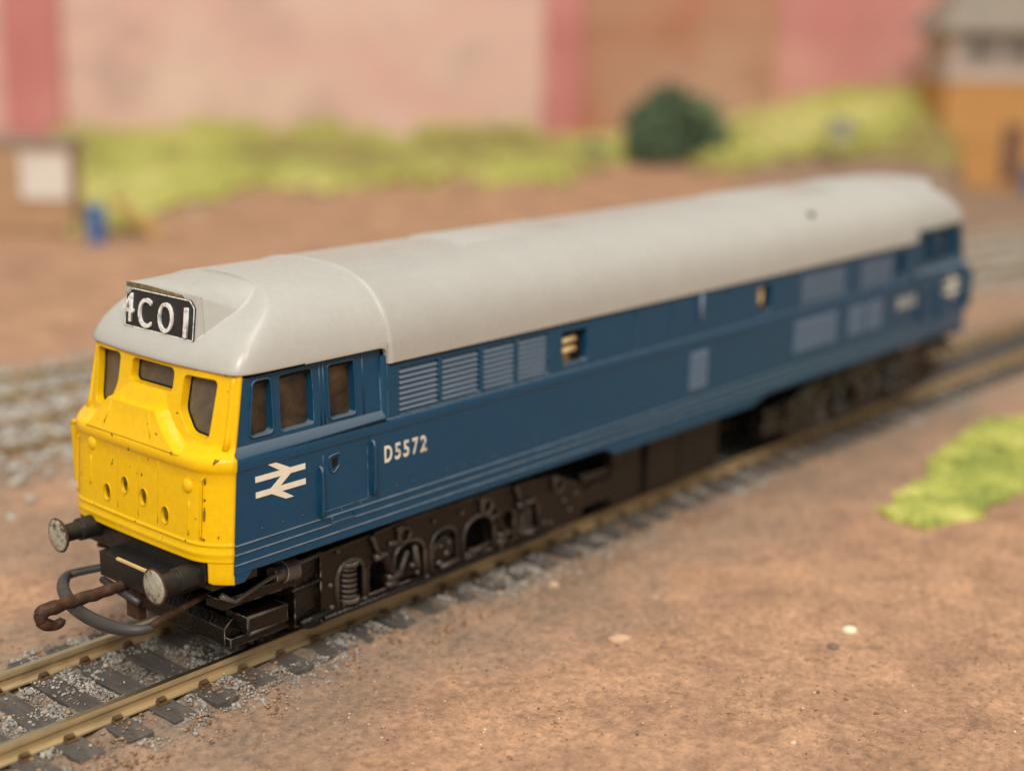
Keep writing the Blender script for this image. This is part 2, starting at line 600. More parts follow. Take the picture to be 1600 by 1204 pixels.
def scatter(name, pos, size, tone, mat, jitter=0.35, flat=0.75, parent=None):
    """loose crumbs: one mesh of many irregular little stones"""
    n = len(pos)
    q = RNG.normal(size=(n, 4))
    q /= np.linalg.norm(q, axis=1)[:, None]
    a, b, c, d = q.T
    R = np.stack([np.stack([1 - 2 * (c * c + d * d), 2 * (b * c - a * d), 2 * (b * d + a * c)], -1),
                  np.stack([2 * (b * c + a * d), 1 - 2 * (b * b + d * d), 2 * (c * d - a * b)], -1),
                  np.stack([2 * (b * d - a * c), 2 * (c * d + a * b), 1 - 2 * (b * b + c * c)], -1)], 1)
    base = ICO_V[None] * (1 + jitter * (RNG.random((n, 12, 1)) - 0.5) * 2) * (1 + 0.35 * (RNG.random((n, 1, 3)) - 0.5))
    v = np.einsum('nij,nkj->nki', R, base) * np.asarray(size)[:, None, None]
    v[:, :, 2] *= flat
    v += np.asarray(pos)[:, None, :]
    f = (ICO_F[None] + (np.arange(n) * 12)[:, None, None]).reshape(-1, 3)
    me = bpy.data.meshes.new(name)
    me.vertices.add(n * 12)
    me.vertices.foreach_set('co', v.ravel())
    me.loops.add(len(f) * 3)
    me.loops.foreach_set('vertex_index', f.ravel())
    me.polygons.add(len(f))
    me.polygons.foreach_set('loop_start', np.arange(len(f)) * 3)
    me.polygons.foreach_set('loop_total', np.full(len(f), 3))
    me.update()
    at = me.attributes.new('tone', 'FLOAT', 'POINT')
    at.data.foreach_set('value', np.repeat(np.asarray(tone), 12))
    me.materials.append(mat)
    o = bpy.data.objects.new(name, me)
    COL.objects.link(o)
    if parent:
        o.parent = parent
    return o


def fbm(x, y, s, seed=0.0):
    return noise.fractal(Vector((x * s + seed, y * s - seed, seed)), 0.8, 2.0, 4)


# ------------------------------------------------------------------ terrain
F2 = (math.cos(YAW), math.sin(YAW))
R2 = (math.sin(YAW), -math.cos(YAW))


def sl(x, y):
    dx, dy = x - CAM.x, y - CAM.y
    return dx * F2[0] + dy * F2[1], dx * R2[0] + dy * R2[1]


def xy(s, l):
    return CAM.x + s * F2[0] + l * R2[0], CAM.y + s * F2[1] + l * R2[1]


def sst(a, b, x):
    t = min(1, max(0, (x - a) / (b - a)))
    return t * t * (3 - 2 * t)


def track_y(x):
    """centre line of the near track: straight under the engine, easing towards the viewer further on"""
    return -0.00105 * max(0.0, x - 10) ** 2


def far_y(x, k):
    """centre lines of the two tracks behind; both ease towards the near one on the right"""
    return (11.1, 14.9)[k] - 0.05 * max(0, x - 2) - 0.0034 * max(0, x - 2) ** 2 + 0.00002 * max(0, x - 2) ** 3


def ground_z(x, y):
    s, l = sl(x, y)
    bank = (1.62 + 3.1 * sst(9, 23, l)) * sst(66, 91, s) * (1 - sst(.303, .318, l / max(s, 1))) + 1.0 * sst(82, 92, s) * sst(.303, .318, l / max(s, 1))
    z = -0.37 + bank
    z += 0.055 * fbm(x, y, 0.16, 3.1) + 0.022 * fbm(x, y, 0.9, 9.7)
    d0 = abs(y - track_y(x))
    d = min(d0, abs(y - far_y(x, 0)), abs(y - far_y(x, 1)))
    if d == d0:
        z += (0.118 - 0.065 * sst(2, 8, x) + 0.085 * fbm(x, y, 2.3, 7.3) * (1 - 0.6 * sst(2, 8, x))) * (1 - sst(1.5, 2.1, d))
    else:
        z += 0.165 * (1 - sst(1.5, 3.0, d))
    if s < 30:
        z += 0.010 * noise.noise(Vector((x * 3.1, y * 3.1, 2.0))) + 0.006 * noise.noise(Vector((x * 8, y * 8, 5.0)))
    return z


def build_ground():
    xs = np.unique(np.concatenate([np.arange(-70, -8, 4), np.arange(-8, 14, 0.14), np.arange(14, 30, 0.3), np.arange(30, 150, 1.5)]))
    ys = np.unique(np.concatenate([np.arange(-90, -14, 4), np.arange(-14, 4, 0.14), np.arange(4, 20, 0.4), np.arange(20, 132, 1.5)]))
    nx, ny = len(xs), len(ys)
    v, st = [], []
    for x in xs:
        for y in ys:
            v.append((x, y, ground_z(x, y)))
            s, l = sl(x, y)
            d = abs(y - track_y(x))
            a = 0.97 * (1 - sst(1.35, 2.5 + 0.7 * fbm(x, y, 0.35, 1.0), d))
            a = max(a, 0.72 * (1 - sst(1.8, 4.6 + 1.8 * fbm(x, y, 0.3, 5.0), d)))
            d2 = min(abs(y - far_y(x, 0)), abs(y - far_y(x, 1)))
            a = max(a, 0.92 * (1 - sst(1.6, 4.2, d2)))
            a = max(a, 0.75 * sst(36, 52, s) * sst(9, 16, l) * (1 - sst(88, 95, s)))
            a = max(a, 0.55 * (1 - sst(8, 10.5, y)) * sst(1.5, 4, y) * sst(0.1, 0.5, fbm(x, y, 0.25, 6.0) + 0.25))
            st.append(max(0, a))
    f = [(i * ny + j, (i + 1) * ny + j, (i + 1) * ny + j + 1, i * ny + j + 1) for i in range(nx - 1) for j in range(ny - 1)]
    me = bpy.data.meshes.new('ground')
    me.from_pydata(v, [], f)
    at = me.attributes.new('stain', 'FLOAT', 'POINT')
    at.data.foreach_set('value', st)
    me.polygons.foreach_set('use_smooth', [True] * len(f))
    me.materials.append(M['ground'])
    o = bpy.data.objects.new('ground', me)
    COL.objects.link(o)
    o['kind'] = 'structure'
    o['label'] = 'brown textured layout base board ground'
    return o


build_ground()

# ------------------------------------------------------------------ tracks
RAILP = [(-0.045, 0.0), (0.045, 0.0), (0.05, -0.03), (0.045, -0.075), (0.014, -0.095), (0.014, -0.175), (0.11, -0.195), (0.11, -0.22),
         (-0.11, -0.22), (-0.11, -0.195), (-0.014, -0.175), (-0.014, -0.095), (-0.045, -0.075), (-0.05, -0.03)]
GAUGE_C = 0.875


def make_track(name, cy, x0, x1, label, spacing=0.656, off=0.0, far=False):
    root = empty(name, (x0, cy(x0), -0.37))
    tag(root, label, 'railway track')
    ox, oy, oz = root.location
    st = [x0 + (x1 - x0) * i / 60 for i in range(61)]
    for sgn in (-1, 1):
        rows = []
        for x in st:
            e = 0.05
            dy = (cy(x + e) - cy(x - e)) / (2 * e)
            n = math.hypot(1, dy)
            nx, ny = -dy / n, 1 / n
            rows.append([(x + nx * (sgn * GAUGE_C + a) - ox, cy(x) + ny * (sgn * GAUGE_C + a) - oy, b - oz) for a, b in RAILP + RAILP[:1]])
        MB().grid(rows).build('rail', M['rail'], root, angle=40)
    slp = MB().box(-0.18, 0.18, -1.52, 1.52, -0.12, 0.13)
    proto = slp.build('sleeper', M['sleeper'], root)
    if not far:
        bmx = bmesh.new()
        bmx.from_mesh(proto.data)
        bmesh.ops.bevel(bmx, geom=bmx.edges[:], offset=0.02, segments=1, affect='EDGES')
        bmx.to_mesh(proto.data)
        bmx.free()
    chairs = []
    for sgn in (-1, 1):
        c = sgn * GAUGE_C
        chair = MB()
        chair.box(-0.085, 0.085, c - 0.19, c + 0.19, 0.128, 0.148)
        for o_ in (-1, 1):
            y = c + o_ * 0.115
            chair.tube([(-0.055, y, 0.150), (-0.045, y, 0.185), (0.045, y, 0.185), (0.055, y, 0.150)], [0.030, 0.038, 0.038, 0.030], 7)
        chairs.append(chair.build('rail_chair', M['chair'], proto))
    k0, k1 = math.ceil((x0 - off) / spacing), math.floor((x1 - off) / spacing)
    first = True
    for k in range(k0, k1 + 1):
        x = off + k * spacing
        o = proto
        if not first:
            o = proto.copy()
            COL.objects.link(o)
            o.parent = root
            for ch in chairs:
                c2 = ch.copy()
                COL.objects.link(c2)
                c2.parent = o
        first = False
        dy = (cy(x + 0.05) - cy(x - 0.05)) / 0.1
        jr = random.Random(k * 13 + int(off * 10))
        o.location = (x - ox + jr.uniform(-0.02, 0.02), cy(x) - oy, -0.345 - oz + jr.uniform(-0.008, 0.004))
        o.rotation_euler = (0, 0, math.atan(dy) + jr.uniform(-0.02, 0.02))
    return root


make_track('railway_track', track_y, -9, 62, 'near railway track with tan rails that the blue locomotive stands on')
make_track('railway_track', lambda x: far_y(x, 0), -14, 66, 'blurred railway track next behind the locomotive', off=0.2, far=True)
make_track('railway_track', lambda x: far_y(x, 1), -14, 66, 'rearmost blurred railway track, beyond the other two', off=0.4, far=True)


def ballast():
    pos, size, tone = [], [], []
    n = 0
    while n < 42000:
        x = -6 + 30 * random.random() ** 1.25
        y = random.uniform(-2.2, 1.9)
        ay = abs(y)
        ph = ((x / 0.656) + 0.5) % 1.0 - 0.5           # 0 on a sleeper
        on_sl = abs(ph) < 0.275 and ay < 1.54
        cl = fbm(x, y, 0.85, 4.2) + 0.5 * fbm(x, y, 2.2, 1.2)
        if on_sl and random.random() > (0.02 if cl < 0.3 else 0.14):
            continue
        if abs(ay - GAUGE_C) < 0.13:
            continue
        if ay > 1.0 and random.random() < 0.15 + (ay - 1.15) / 0.9 + max(0, 0.12 - cl):
            continue
        if cl < 0.0 and random.random() < (0.9 if ay > 1.0 else 0.45):
            continue
        s = random.uniform(0.009, 0.021) * (2.1 if random.random() < 0.09 else 1)
        base = ground_z(x, track_y(x) + y)
        heap = 0.085 * max(0, 1 - abs(abs(ph) - 0.5) / 0.27) * (0.6 + max(-0.3, cl)) if ay < 1.55 else 0.02
        pos.append((x, track_y(x) + y, (-0.215 if on_sl else base) + random.random() * max(0.01, heap) + s * 0.2))
        size.append(s)
        tone.append(min(0.86, max(0.15, random.gauss(0.46 + 0.45 * cl, 0.11))) if random.random() > 0.12 else random.uniform(0.88, 1))
        n += 1
    o = scatter('ballast', pos, size, tone, M['ballast'])
    tag(o, 'pale grey ballast chips between and beside the near track sleepers', 'ballast', kind='stuff')
    pos, size, tone = [], [], []
    for k in (0, 1):
        for _ in range(8000):
            x = random.uniform(-2, 52)
            y = random.gauss(0, 1.35) + 0.1
            if abs(abs(y) - GAUGE_C) < 0.15:
                continue
            ph = ((x - (0.2, 0.4)[k]) / 0.656 + 0.5) % 1.0 - 0.5
            if abs(ph) < 0.26 and abs(y) < 1.5 and random.random() < 0.8:
                continue
            yy = far_y(x, k) + y
            pos.append((x, yy, ground_z(x, yy) + random.uniform(0, 0.07)))
            size.append(random.uniform(0.05, 0.12))
            tone.append(min(0.86, max(0, random.gauss(0.78 + 0.3 * fbm(x, y, 0.3, 2.0), 0.12))))
    o = scatter('ballast', pos, size, tone, M['ballast'])
    tag(o, 'blurred grey ballast along the two tracks behind the locomotive', 'ballast', kind='stuff')


ballast()


def grit():
    pos, size, tone = [], [], []
    n = 0
    while n < 9000:
        x, y = random.uniform(-4, 17), random.uniform(-11, -1.4)
        s, l = sl(x, y)
        if s < 9 or s > 30:
            continue
        if fbm(x, y, 0.5, 8.0) < -0.35 and random.random() < 0.6:
            continue
        r = random.uniform(0.008, 0.022) * (1.7 if random.random() < 0.04 else 1)
        pos.append((x, y, ground_z(x, y) + r * 0.25))
        size.append(r)
        t = random.gauss(0.5, 0.22)
        tone.append(1.0 if random.random() < 0.012 else min(0.93, max(0, t)))
        n += 1
    for _ in range(6000):
        x, y = -5 + 21 * random.random() ** 1.2, random.choice((-1, -1, 1)) * random.uniform(1.0, 2.1)
        if fbm(x, y, 1.1, 3.7) < -0.05:
            continue
        r = random.uniform(0.010, 0.030)
        ph = ((x / 0.656) + 0.5) % 1.0 - 0.5
        zz = max(ground_z(x, y), -0.215 if (abs(ph) < 0.25 and abs(y) < 1.5) else -1)
        if zz > -0.22 and random.random() < 0.55:
            continue
        pos.append((x, y, zz + r * random.uniform(0.2, 1.2)))
        size.append(r)
        tone.append(min(0.93, max(0, random.gauss(0.35, 0.22))))
    for _ in range(1500):
        x, y = random.uniform(-8, 5), random.uniform(1.5, 9)
        r = random.uniform(0.01, 0.03)
        pos.append((x, y, ground_z(x, y) + r * 0.25))
        size.append(r)
        tone.append(min(0.93, max(0, random.gauss(0.45, 0.25))))
    o = scatter('grit', pos, size, tone, M['grit'], 0.5, 0.6)
    tag(o, 'fine brown grit and crumbs over the painted ground', 'grit', kind='stuff')


grit()


def pebble(x, y, rx, ry, rz, col, label, rot=0.3, seed=1):
    bm = bmesh.new()
    bmesh.ops.create_icosphere(bm, subdivisions=3, radius=1)
    for v in bm.verts:
        p = v.co.copy()
        k = 1 + 0.16 * noise.noise(p * 1.3 + Vector((seed, seed, 0))) + 0.05 * noise.noise(p * 4 + Vector((0, seed, 3)))
        v.co = Vector((p.x * rx * k, p.y * ry * k, p.z * rz * k))
    me = bpy.data.meshes.new('pebble')
    bm.to_mesh(me)
    bm.free()
    me.polygons.foreach_set('use_smooth', [True] * len(me.polygons))
    me.materials.append(rough_mat('pebble_stone', [(0.3, tuple(c * 0.8 for c in col)), (0.7, col)], 9, 0.8, 0.3, 20))
    o = bpy.data.objects.new('pebble', me)
    COL.objects.link(o)
    o.location = (x, y, ground_z(x, y) + rz * 0.25)
    o.rotation_euler = (0, 0, rot)
    tag(o, label, 'pebble')


pebble(5.23, -3.92, 0.17, 0.10, 0.07, (0.62, 0.40, 0.26), 'flat pinkish tan pebble lying in the middle of the brown ground', -0.70)
pebble(7.92, -6.2, 0.115, 0.085, 0.07, (0.86, 0.80, 0.62), 'bright cream white pebble on the brown ground', -0.75, 4)
pebble(7.2, -6.33, 0.10, 0.08, 0.05, (0.22, 0.165, 0.125), 'small dark grey pebble just in front of the white one', 0.2, 7)
pebble(4.22, -7.42, 0.05, 0.04, 0.035, (0.66, 0.52, 0.38), 'tiny pale chip on the brown ground near the bottom edge', 0.2, 9)
pebble(6.1, -1.95, 0.05, 0.09, 0.06, (0.62, 0.46, 0.30), 'cream chip lying beside the sleeper ends', 0.5, 12)

GP = [(13.1, -4.0), (12.5, -4.85), (13.6, -5.5), (15.0, -5.5), (16.4, -5.5), (21, -6.9), (25, -5.0), (20.6, -2.95), (18.2, -3.05), (16.6, -3.35), (15.4, -3.75)]


def inpoly(x, y, P):
    c = False
    for i in range(len(P)):
        (x0, y0), (x1, y1) = P[i - 1], P[i]
        if (y0 > y) != (y1 > y) and x < (x1 - x0) * (y - y0) / (y1 - y0) + x0:
            c = not c
    return c


def grass_patch():
    pos, size, tone = [], [], []
    n = 0
    while n < 16000:
        x, y = random.uniform(12.7, 25), random.uniform(-7, -2.8)
        jx, jy = x + 0.22 * fbm(x, y, 1.6, 2.2), y + 0.22 * fbm(x, y, 1.6, 7.2)
        if not inpoly(jx, jy, GP):
            continue
        h = 0.07 + 0.10 * fbm(x, y, 1.1, 5.5)
        edge = 1.0
        for dx, dy in ((0.25, 0), (-0.25, 0), (0, 0.25), (0, -0.25)):
            if not inpoly(jx + dx, jy + dy, GP):
                edge -= 0.2
        if edge < 0.9 and random.random() < 0.45:
            continue
        z = random.random()
        pos.append((x, y, ground_z(x, y) + max(0.02, h * edge * z)))
        size.append(random.uniform(0.02, 0.06))
        tone.append(min(1, max(0, 0.45 + 0.7 * fbm(x, y, 0.9, 3.3) + random.gauss(0, 0.14))))
        n += 1
    o = scatter('grass', pos, size, tone, M['foam'], 0.5, 0.9)
    tag(o, 'yellow green grass patch on the brown ground at the right', 'grass', kind='stuff')


grass_patch()

FOOT = [(-.318, 57), (-.303, 57.5), (-.266, 61.6), (-.25, 65.9), (-.18, 72), (-.12, 74), (-.047, 75.5), (.027, 76), (.063, 79), (.107, 84), (.145, 79), (.205, 78), (.26, 77), (.31, 76)]


def grass_bank():
    pos, size, tone = [], [], []
    n = 0
    while n < 22000:
        tt = random.uniform(-.318, .306)
        s = random.uniform(57, 90.2)
        l = tt * s
        sf = np.interp(tt, [a for a, _ in FOOT], [b for _, b in FOOT])
        x, y = xy(s, l)
        if s < sf + 3.0 * fbm(x, y, 0.22, 4.0) or (s < sf + 4 and random.random() < 0.55):
            continue
        if s > 87 and -8.6 < l < -6.0:
            continue
        z = ground_z(x, y)
        h = 0.25 + 0.9 * max(0, fbm(x, y, 0.22, 1.7))
        if s > 86.5 and -6 < l < 0.8:
            h += 0.55
        pos.append((x, y, z + h * random.random()))
        size.append(random.uniform(0.14, 0.32))
        tone.append(min(1, max(0, 0.52 + 1.0 * fbm(x, y, 0.14, 6.6) + random.gauss(0, 0.1))))
        n += 1
    o = scatter('grass', pos, size, tone, M['far_grass'], 0.5, 0.9)
    tag(o, 'blurred yellow green grass bank along the foot of the backdrop wall', 'grass', kind='stuff')


grass_bank()

# ------------------------------------------------------------------ things behind, in a frame along the back of the layout
BACK = Matrix(((R2[0], F2[0], 0, CAM.x), (R2[1], F2[1], 0, CAM.y), (0, 0, 1, 0), (0, 0, 0, 1)))   # (l, s, z) -> world


def back_root(name, l, s, z):
    o = empty(name)
    o.matrix_world = BACK @ Matrix.Translation((l, s, z))
    return o


def wall_mat(name, a, b_, c_, d_):
    m, nt, b = new_mat(name)
    c = ramp(nt, tex(nt, 0.13, 3, 0.5, 0.5), [(0.34, a), (0.5, b_), (0.66, c_)])
    sp = ramp(nt, tex(nt, 0.22, 3, 0.5, stretch=(1, 1, 1.5)), [(0.50, (0, 0, 0)), (0.72, (0.6,) * 3)])
    c = mixc(nt, sp, c, d_)
    nt.links.new(c, b.inputs['Base Color'])
    b.inputs['Roughness'].default_value = 0.9
    bump(nt, b, tex(nt, 4, 5), 0.15, 0.1)
    return m


M['wall_cream'] = wall_mat('painted_wall_cream', (0.75, 0.45, 0.385), (0.73, 0.495, 0.42), (0.78, 0.57, 0.475), (0.50, 0.355, 0.315))
M['wall_red'] = wall_mat('painted_wall_red', (0.55, 0.20, 0.185), (0.60, 0.23, 0.215), (0.64, 0.28, 0.25), (0.45, 0.16, 0.14))
M['wall_terra'] = wall_mat('painted_wall_brown', (0.50, 0.21, 0.13), (0.49, 0.265, 0.175), (0.54, 0.32, 0.215), (0.38, 0.19, 0.11))
M['wall_rose'] = wall_mat('painted_wall_rose', (0.58, 0.22, 0.20), (0.62, 0.28, 0.25), (0.66, 0.36, 0.29), (0.48, 0.19, 0.17))


def wall():
    root = back_root('backdrop_wall', 0, 90, 0)
    tag(root, 'blurred cream and red painted wall across the back of the layout', 'wall')
    for l0, l1, m in ((-60, -31.6, 'wall_cream'), (-28.2, 1.75, 'wall_cream'), (3.95, 16.1, 'wall_terra'), (16.1, 70, 'wall_rose')):
        MB().box(l0, l1, 0.3, 1.5, -0.6, 17).build('wall_panel', M[m], root)
    for l0, l1 in ((-31.6, -28.2), (1.75, 3.95)):
        MB().box(l0, l1, -0.5, 1.5, -0.6, 17.2).build('pilaster', M['wall_red'], root)
    MB().box(-60, 70, 0.0, 1.8, 17.2, 17.8).build('coping', M['wall_cream'], root)


wall()


def hut():
    M['hut_wall'] = rough_mat('tan_render', [(0.3, (0.40, 0.255, 0.15)), (0.7, (0.50, 0.32, 0.19))], 0.7, 0.9, 0.2, 9)
    M['hut_roof'] = rough_mat('grey_felt', [(0.3, (0.26, 0.205, 0.175)), (0.7, (0.34, 0.275, 0.235))], 1.2, 0.9, 0.2, 9)
    M['notice_white'] = rough_mat('white_board', [(0.3, (0.66, 0.60, 0.54)), (0.7, (0.78, 0.73, 0.67))], 1.5, 0.6, 0)
    M['hut_stone'] = rough_mat('plinth', [(0.3, (0.30, 0.19, 0.11)), (0.7, (0.38, 0.24, 0.14))], 1.5, 0.9, 0.2)
    r = back_root('lineside_hut', -21.8, 58, -0.4)
    tag(r, 'tan flat roofed hut with a white board on its front, left of the grass', 'hut')
    MB().box(-4.5, 3.75, 0, 1.3, 0, 3.6).build('wall', M['hut_wall'], r)
    MB().box(-4.65, 3.84, -0.12, 1.4, 0, 0.28).build('plinth', M['hut_stone'], r)
    MB().box(-4.8, 3.85, -0.12, 1.4, 3.6, 3.9).build('roof', M['hut_roof'], r)
    b = MB().box(1.8, 3.64, -0.1, -0.02, 1.6, 3.3).build('notice_board', M['notice_white'], r)
    fr = MB()
    for a in ((1.72, 1.8, 1.52, 3.38), (3.64, 3.70, 1.52, 3.38), (1.8, 3.64, 1.52, 1.6), (1.8, 3.64, 3.3, 3.38)):
        fr.box(a[0], a[1], -0.14, -0.02, a[2], a[3])
    fr.build('frame', M['notice_white'], b)


hut()


def barrel(l, s, z, r, h, label, name='barrel'):
    m = rough_mat('blue_drum', [(0.3, (0.045, 0.13, 0.34)), (0.7, (0.065, 0.17, 0.42))], 3, 0.5, 0)
    o = back_root(name, l, s, z)
    tag(o, label, 'barrel', 'blue oil drums by the buildings')
    prof = [(0, 0.9), (0.03, 1.0), (0.06, 0.96), (0.33, 0.96), (0.355, 1.02), (0.38, 0.96), (0.63, 0.96), (0.655, 1.02), (0.68, 0.96), (0.94, 0.96), (0.97, 1.0), (1.0, 0.9)]
    MB().tube([(0, 0, p * h) for p, _ in prof], [q * r for _, q in prof], 20).build('body', m, o, angle=50)
    MB().tube([(0.4 * r, 0, h), (0.4 * r, 0, h + 0.05)], 0.14 * r, 10).build('bung', m, o)


barrel(-16.56, 56, -0.42, 0.37, 1.57, 'blue barrel standing against the end of the tan hut')


def ramp_thing():
    m = rough_mat('ochre_boards', [(0.3, (0.44, 0.27, 0.09)), (0.7, (0.56, 0.36, 0.13))], 1.2, 0.9, 0.3)
    r = back_root('timber_stack', -15.6, 57.4, -0.42)
    tag(r, 'ochre sloping timbers leaning beside the blue barrel', 'timber stack')
    for i in range(5):
        y = i * 0.32
        MB().prism([(-0.7, 1.75 - 0.07 * i), (-0.7, 1.45 - 0.07 * i), (0.95 - 0.05 * i, 0), (1.3 - 0.05 * i, 0)],
                   lambda a, b, d: (a, d, b), y, y + 0.28).build('timber', m, r)


ramp_thing()


def signal_box():
    M['ochre'] = rough_mat('ochre_brick', [(0.3, (0.50, 0.255, 0.085)), (0.7, (0.62, 0.34, 0.125))], 0.9, 0.9, 0.2, 9)
    M['box_white'] = rough_mat('grubby_white', [(0.3, (0.50, 0.40, 0.345)), (0.7, (0.60, 0.50, 0.44))], 1.2, 0.8, 0.1)
    M['box_glass'] = rough_mat('dull_glass', [(0.3, (0.17, 0.15, 0.125)), (0.7, (0.24, 0.21, 0.175))], 1.2, 0.3, 0)
    M['slate'] = rough_mat('slate', [(0.3, (0.26, 0.22, 0.175)), (0.7, (0.33, 0.285, 0.23))], 1.0, 0.85, 0.2)
    M['door_brown'] = rough_mat('brown_door', [(0.3, (0.16, 0.08, 0.06)), (0.7, (0.21, 0.11, 0.08))], 2, 0.7, 0)
    r = back_root('signal_box', 23.7, 80, 0.3)
    tag(r, 'orange brick signal box with white windowed upper storey and grey roof', 'signal box')
    W_ = 12.0
    MB().box(0, W_, 0, 5.5, -0.9, 5.25).build('wall', M['ochre'], r)
    MB().box(-0.08, W_ + 0.08, -0.1, 5.6, 5.25, 5.5).build('sill_band', M['box_white'], r)
    up_ = MB().box(0.15, W_ - 0.15, 0.1, 5.4, 5.5, 8.0).build('upper_storey', M['box_white'], r)
    for i in range(5):
        x0 = 0.9 + i * 2.2
        wdw = MB().box(x0, x0 + 1.75, 0.02, 0.12, 6.25, 7.65).build('window', M['box_glass'], r)
        f = MB()
        f.box(x0 - 0.1, x0, -0.06, 0.1, 6.15, 7.75)
        f.box(x0 + 1.75, x0 + 1.85, -0.06, 0.1, 6.15, 7.75)
        f.box(x0, x0 + 1.75, -0.06, 0.1, 6.15, 6.25)
        f.box(x0, x0 + 1.75, -0.06, 0.1, 7.65, 7.75)
        f.box(x0 + 0.84, x0 + 0.91, -0.05, 0.1, 6.25, 7.65)
        f.build('frame', M['box_white'], wdw)
    e = 0.7
    a, b, c, d = (-e, -e, 8.0), (W_ + e, -e, 8.0), (W_ + e, 5.5 + e, 8.0), (-e, 5.5 + e, 8.0)
    k0, k1 = (1.7, 2.75, 11.2), (W_ - 2.2, 2.75, 11.2)
    lo = [(p[0], p[1], 7.85) for p in (a, b, c, d)]
    MB().add([a, b, c, d, k0, k1] + lo, [(0, 1, 5, 4), (1, 2, 5), (2, 3, 4, 5), (3, 0, 4), (9, 8, 7, 6), (6, 7, 1, 0), (7, 8, 2, 1), (8, 9, 3, 2), (9, 6, 0, 3)]).build('roof', M['slate'], r)
    dr = MB().box(3.45, 4.5, -0.12, 0.02, -0.2, 2.9).build('door', M['door_brown'], r)
    MB().tube([(4.3, -0.12, 1.2), (4.3, -0.22, 1.2)], 0.06, 8).build('handle', M['box_white'], dr)


signal_box()
barrel(28.35, 78.4, -0.55, 0.42, 1.6, 'blue barrel standing at the foot of the signal box door')


def far_bush(l, s, rx, rz, n, label, seed=3, tint=0.0):
    rr = random.Random(seed)
    x, y = xy(s, l)
    z = ground_z(x, y)
    r = empty('bush', (x, y, z))
    tag(r, label, 'bush')
    pos, size, tone = [], [], []
    blobs = [(q * rx, rr.uniform(-0.4, 0.4) * rx, h * rz, b) for q, h, b in ((-0.62, 0.22, 0.34), (-0.35, 0.48, 0.34), (-0.08, 0.72, 0.30), (-0.1, 0.35, 0.42), (0.3, 0.3, 0.42), (0.42, 0.60, 0.26), (0.68, 0.22, 0.30), (0.62, 0.50, 0.22), (0.05, 0.15, 0.5))]
    for _ in range(n):
        kb = rr.randrange(len(blobs))
        bx, by, bz, br = blobs[kb]
        v = Vector((rr.gauss(0, 1), rr.gauss(0, 1), rr.gauss(0, 1))).normalized() * br * rr.uniform(0.5, 1.3)
        pz = max(0.05, bz + v.z * rz * 0.8)
        pos.append((bx + v.x * rx, by + v.y * rx, pz))
        size.append(rr.uniform(0.10, 0.24))
        tone.append(min(1, max(0, 0.42 + (0.35 if kb in (5, 7) else 0.0) + rr.gauss(0, 0.2) + tint + 0.3 * noise.noise(Vector((bx, by, bz))))))
    scatter('crown', pos, size, tone, M['bush'], 0.5, 0.9, parent=r)
    tr = MB()
    for k in range(4):
        a = k * 1.7
        tr.tube([(0, 0, -0.3), (0.25 * math.cos(a), 0.25 * math.sin(a), 0.3 * rz), (0.4 * rx * math.cos(a), 0.4 * rx * math.sin(a), 0.6 * rz)], [0.16, 0.11, 0.04], 6)
    tr.build('trunk', M['chair'], r)


far_bush(8.7, 83.5, 3.7, 4.1, 3800, 'large dark green bush on the grass bank before the wall')
far_bush(4.6, 83, 0.75, 0.9, 400, 'small dull green bush left of the large one', 5, 0.25)


def post():
    m = rough_mat('grey_bin', [(0.3, (0.30, 0.29, 0.25)), (0.7, (0.40, 0.39, 0.34))], 2, 0.8, 0.1)
    x, y = xy(80, 18.1)
    r = empty('relay_cabinet', (x, y, ground_z(x, y)))
    r.rotation_euler = (0, 0, YAW - PI / 2)
    tag(r, 'small grey lineside cabinet at the foot of the grass bank', 'cabinet')
    MB().box(-0.5, 0.5, -0.4, 0.4, 0, 1.35).build('body', m, r)
    MB().box(-0.6, 0.6, -0.5, 0.5, 1.35, 1.5).build('lid', m, r)
    MB().box(-0.38, 0.38, -0.44, -0.4, 0.12, 1.25).build('door', m, r)


post()
xr, yr = xy(64, -14.3)
pebble(xr, yr, 0.55, 0.4, 0.4, (0.55, 0.40, 0.27), 'blurred pale rock at the foot of the grass bank', 0.2, 5)

# ------------------------------------------------------------------ LOCOMOTIVE
L = 21.45
loco = empty('locomotive', (0, 0, 0))
tag(loco, 'blue diesel locomotive with yellow cab front and grey roof', 'locomotive')
clamp = lambda v: min(1.0, max(0.0, v))


def front_x(y, z):
    a = abs(y)
    lo = -.30 + .10 * (z - 1.62) / 1.38 + .04 * (a / 1.7) ** 2 + .26 * clamp((a - 1.15) / .55) ** 2.2
    hi = -.02 + .19 * (z - 3.15) / .97 + .04 * (a / 1.6) ** 2 + .14 * clamp((a - .9) / .7) ** 2
    t = clamp((z - 3.03) / .12)
    t = t * t * (3 - 2 * t)
    return lo * (1 - t) + hi * t


def half_w(z):
    if z < 3.03:
        return 1.70
    t = clamp((z - 3.03) / .12)
    return 1.70 - 0.075 * t - 0.045 * clamp((z - 3.15) / .97)


ENDS = []          # parts that also exist at the rear end


def end_part(o):
    ENDS.append(o)
    return o


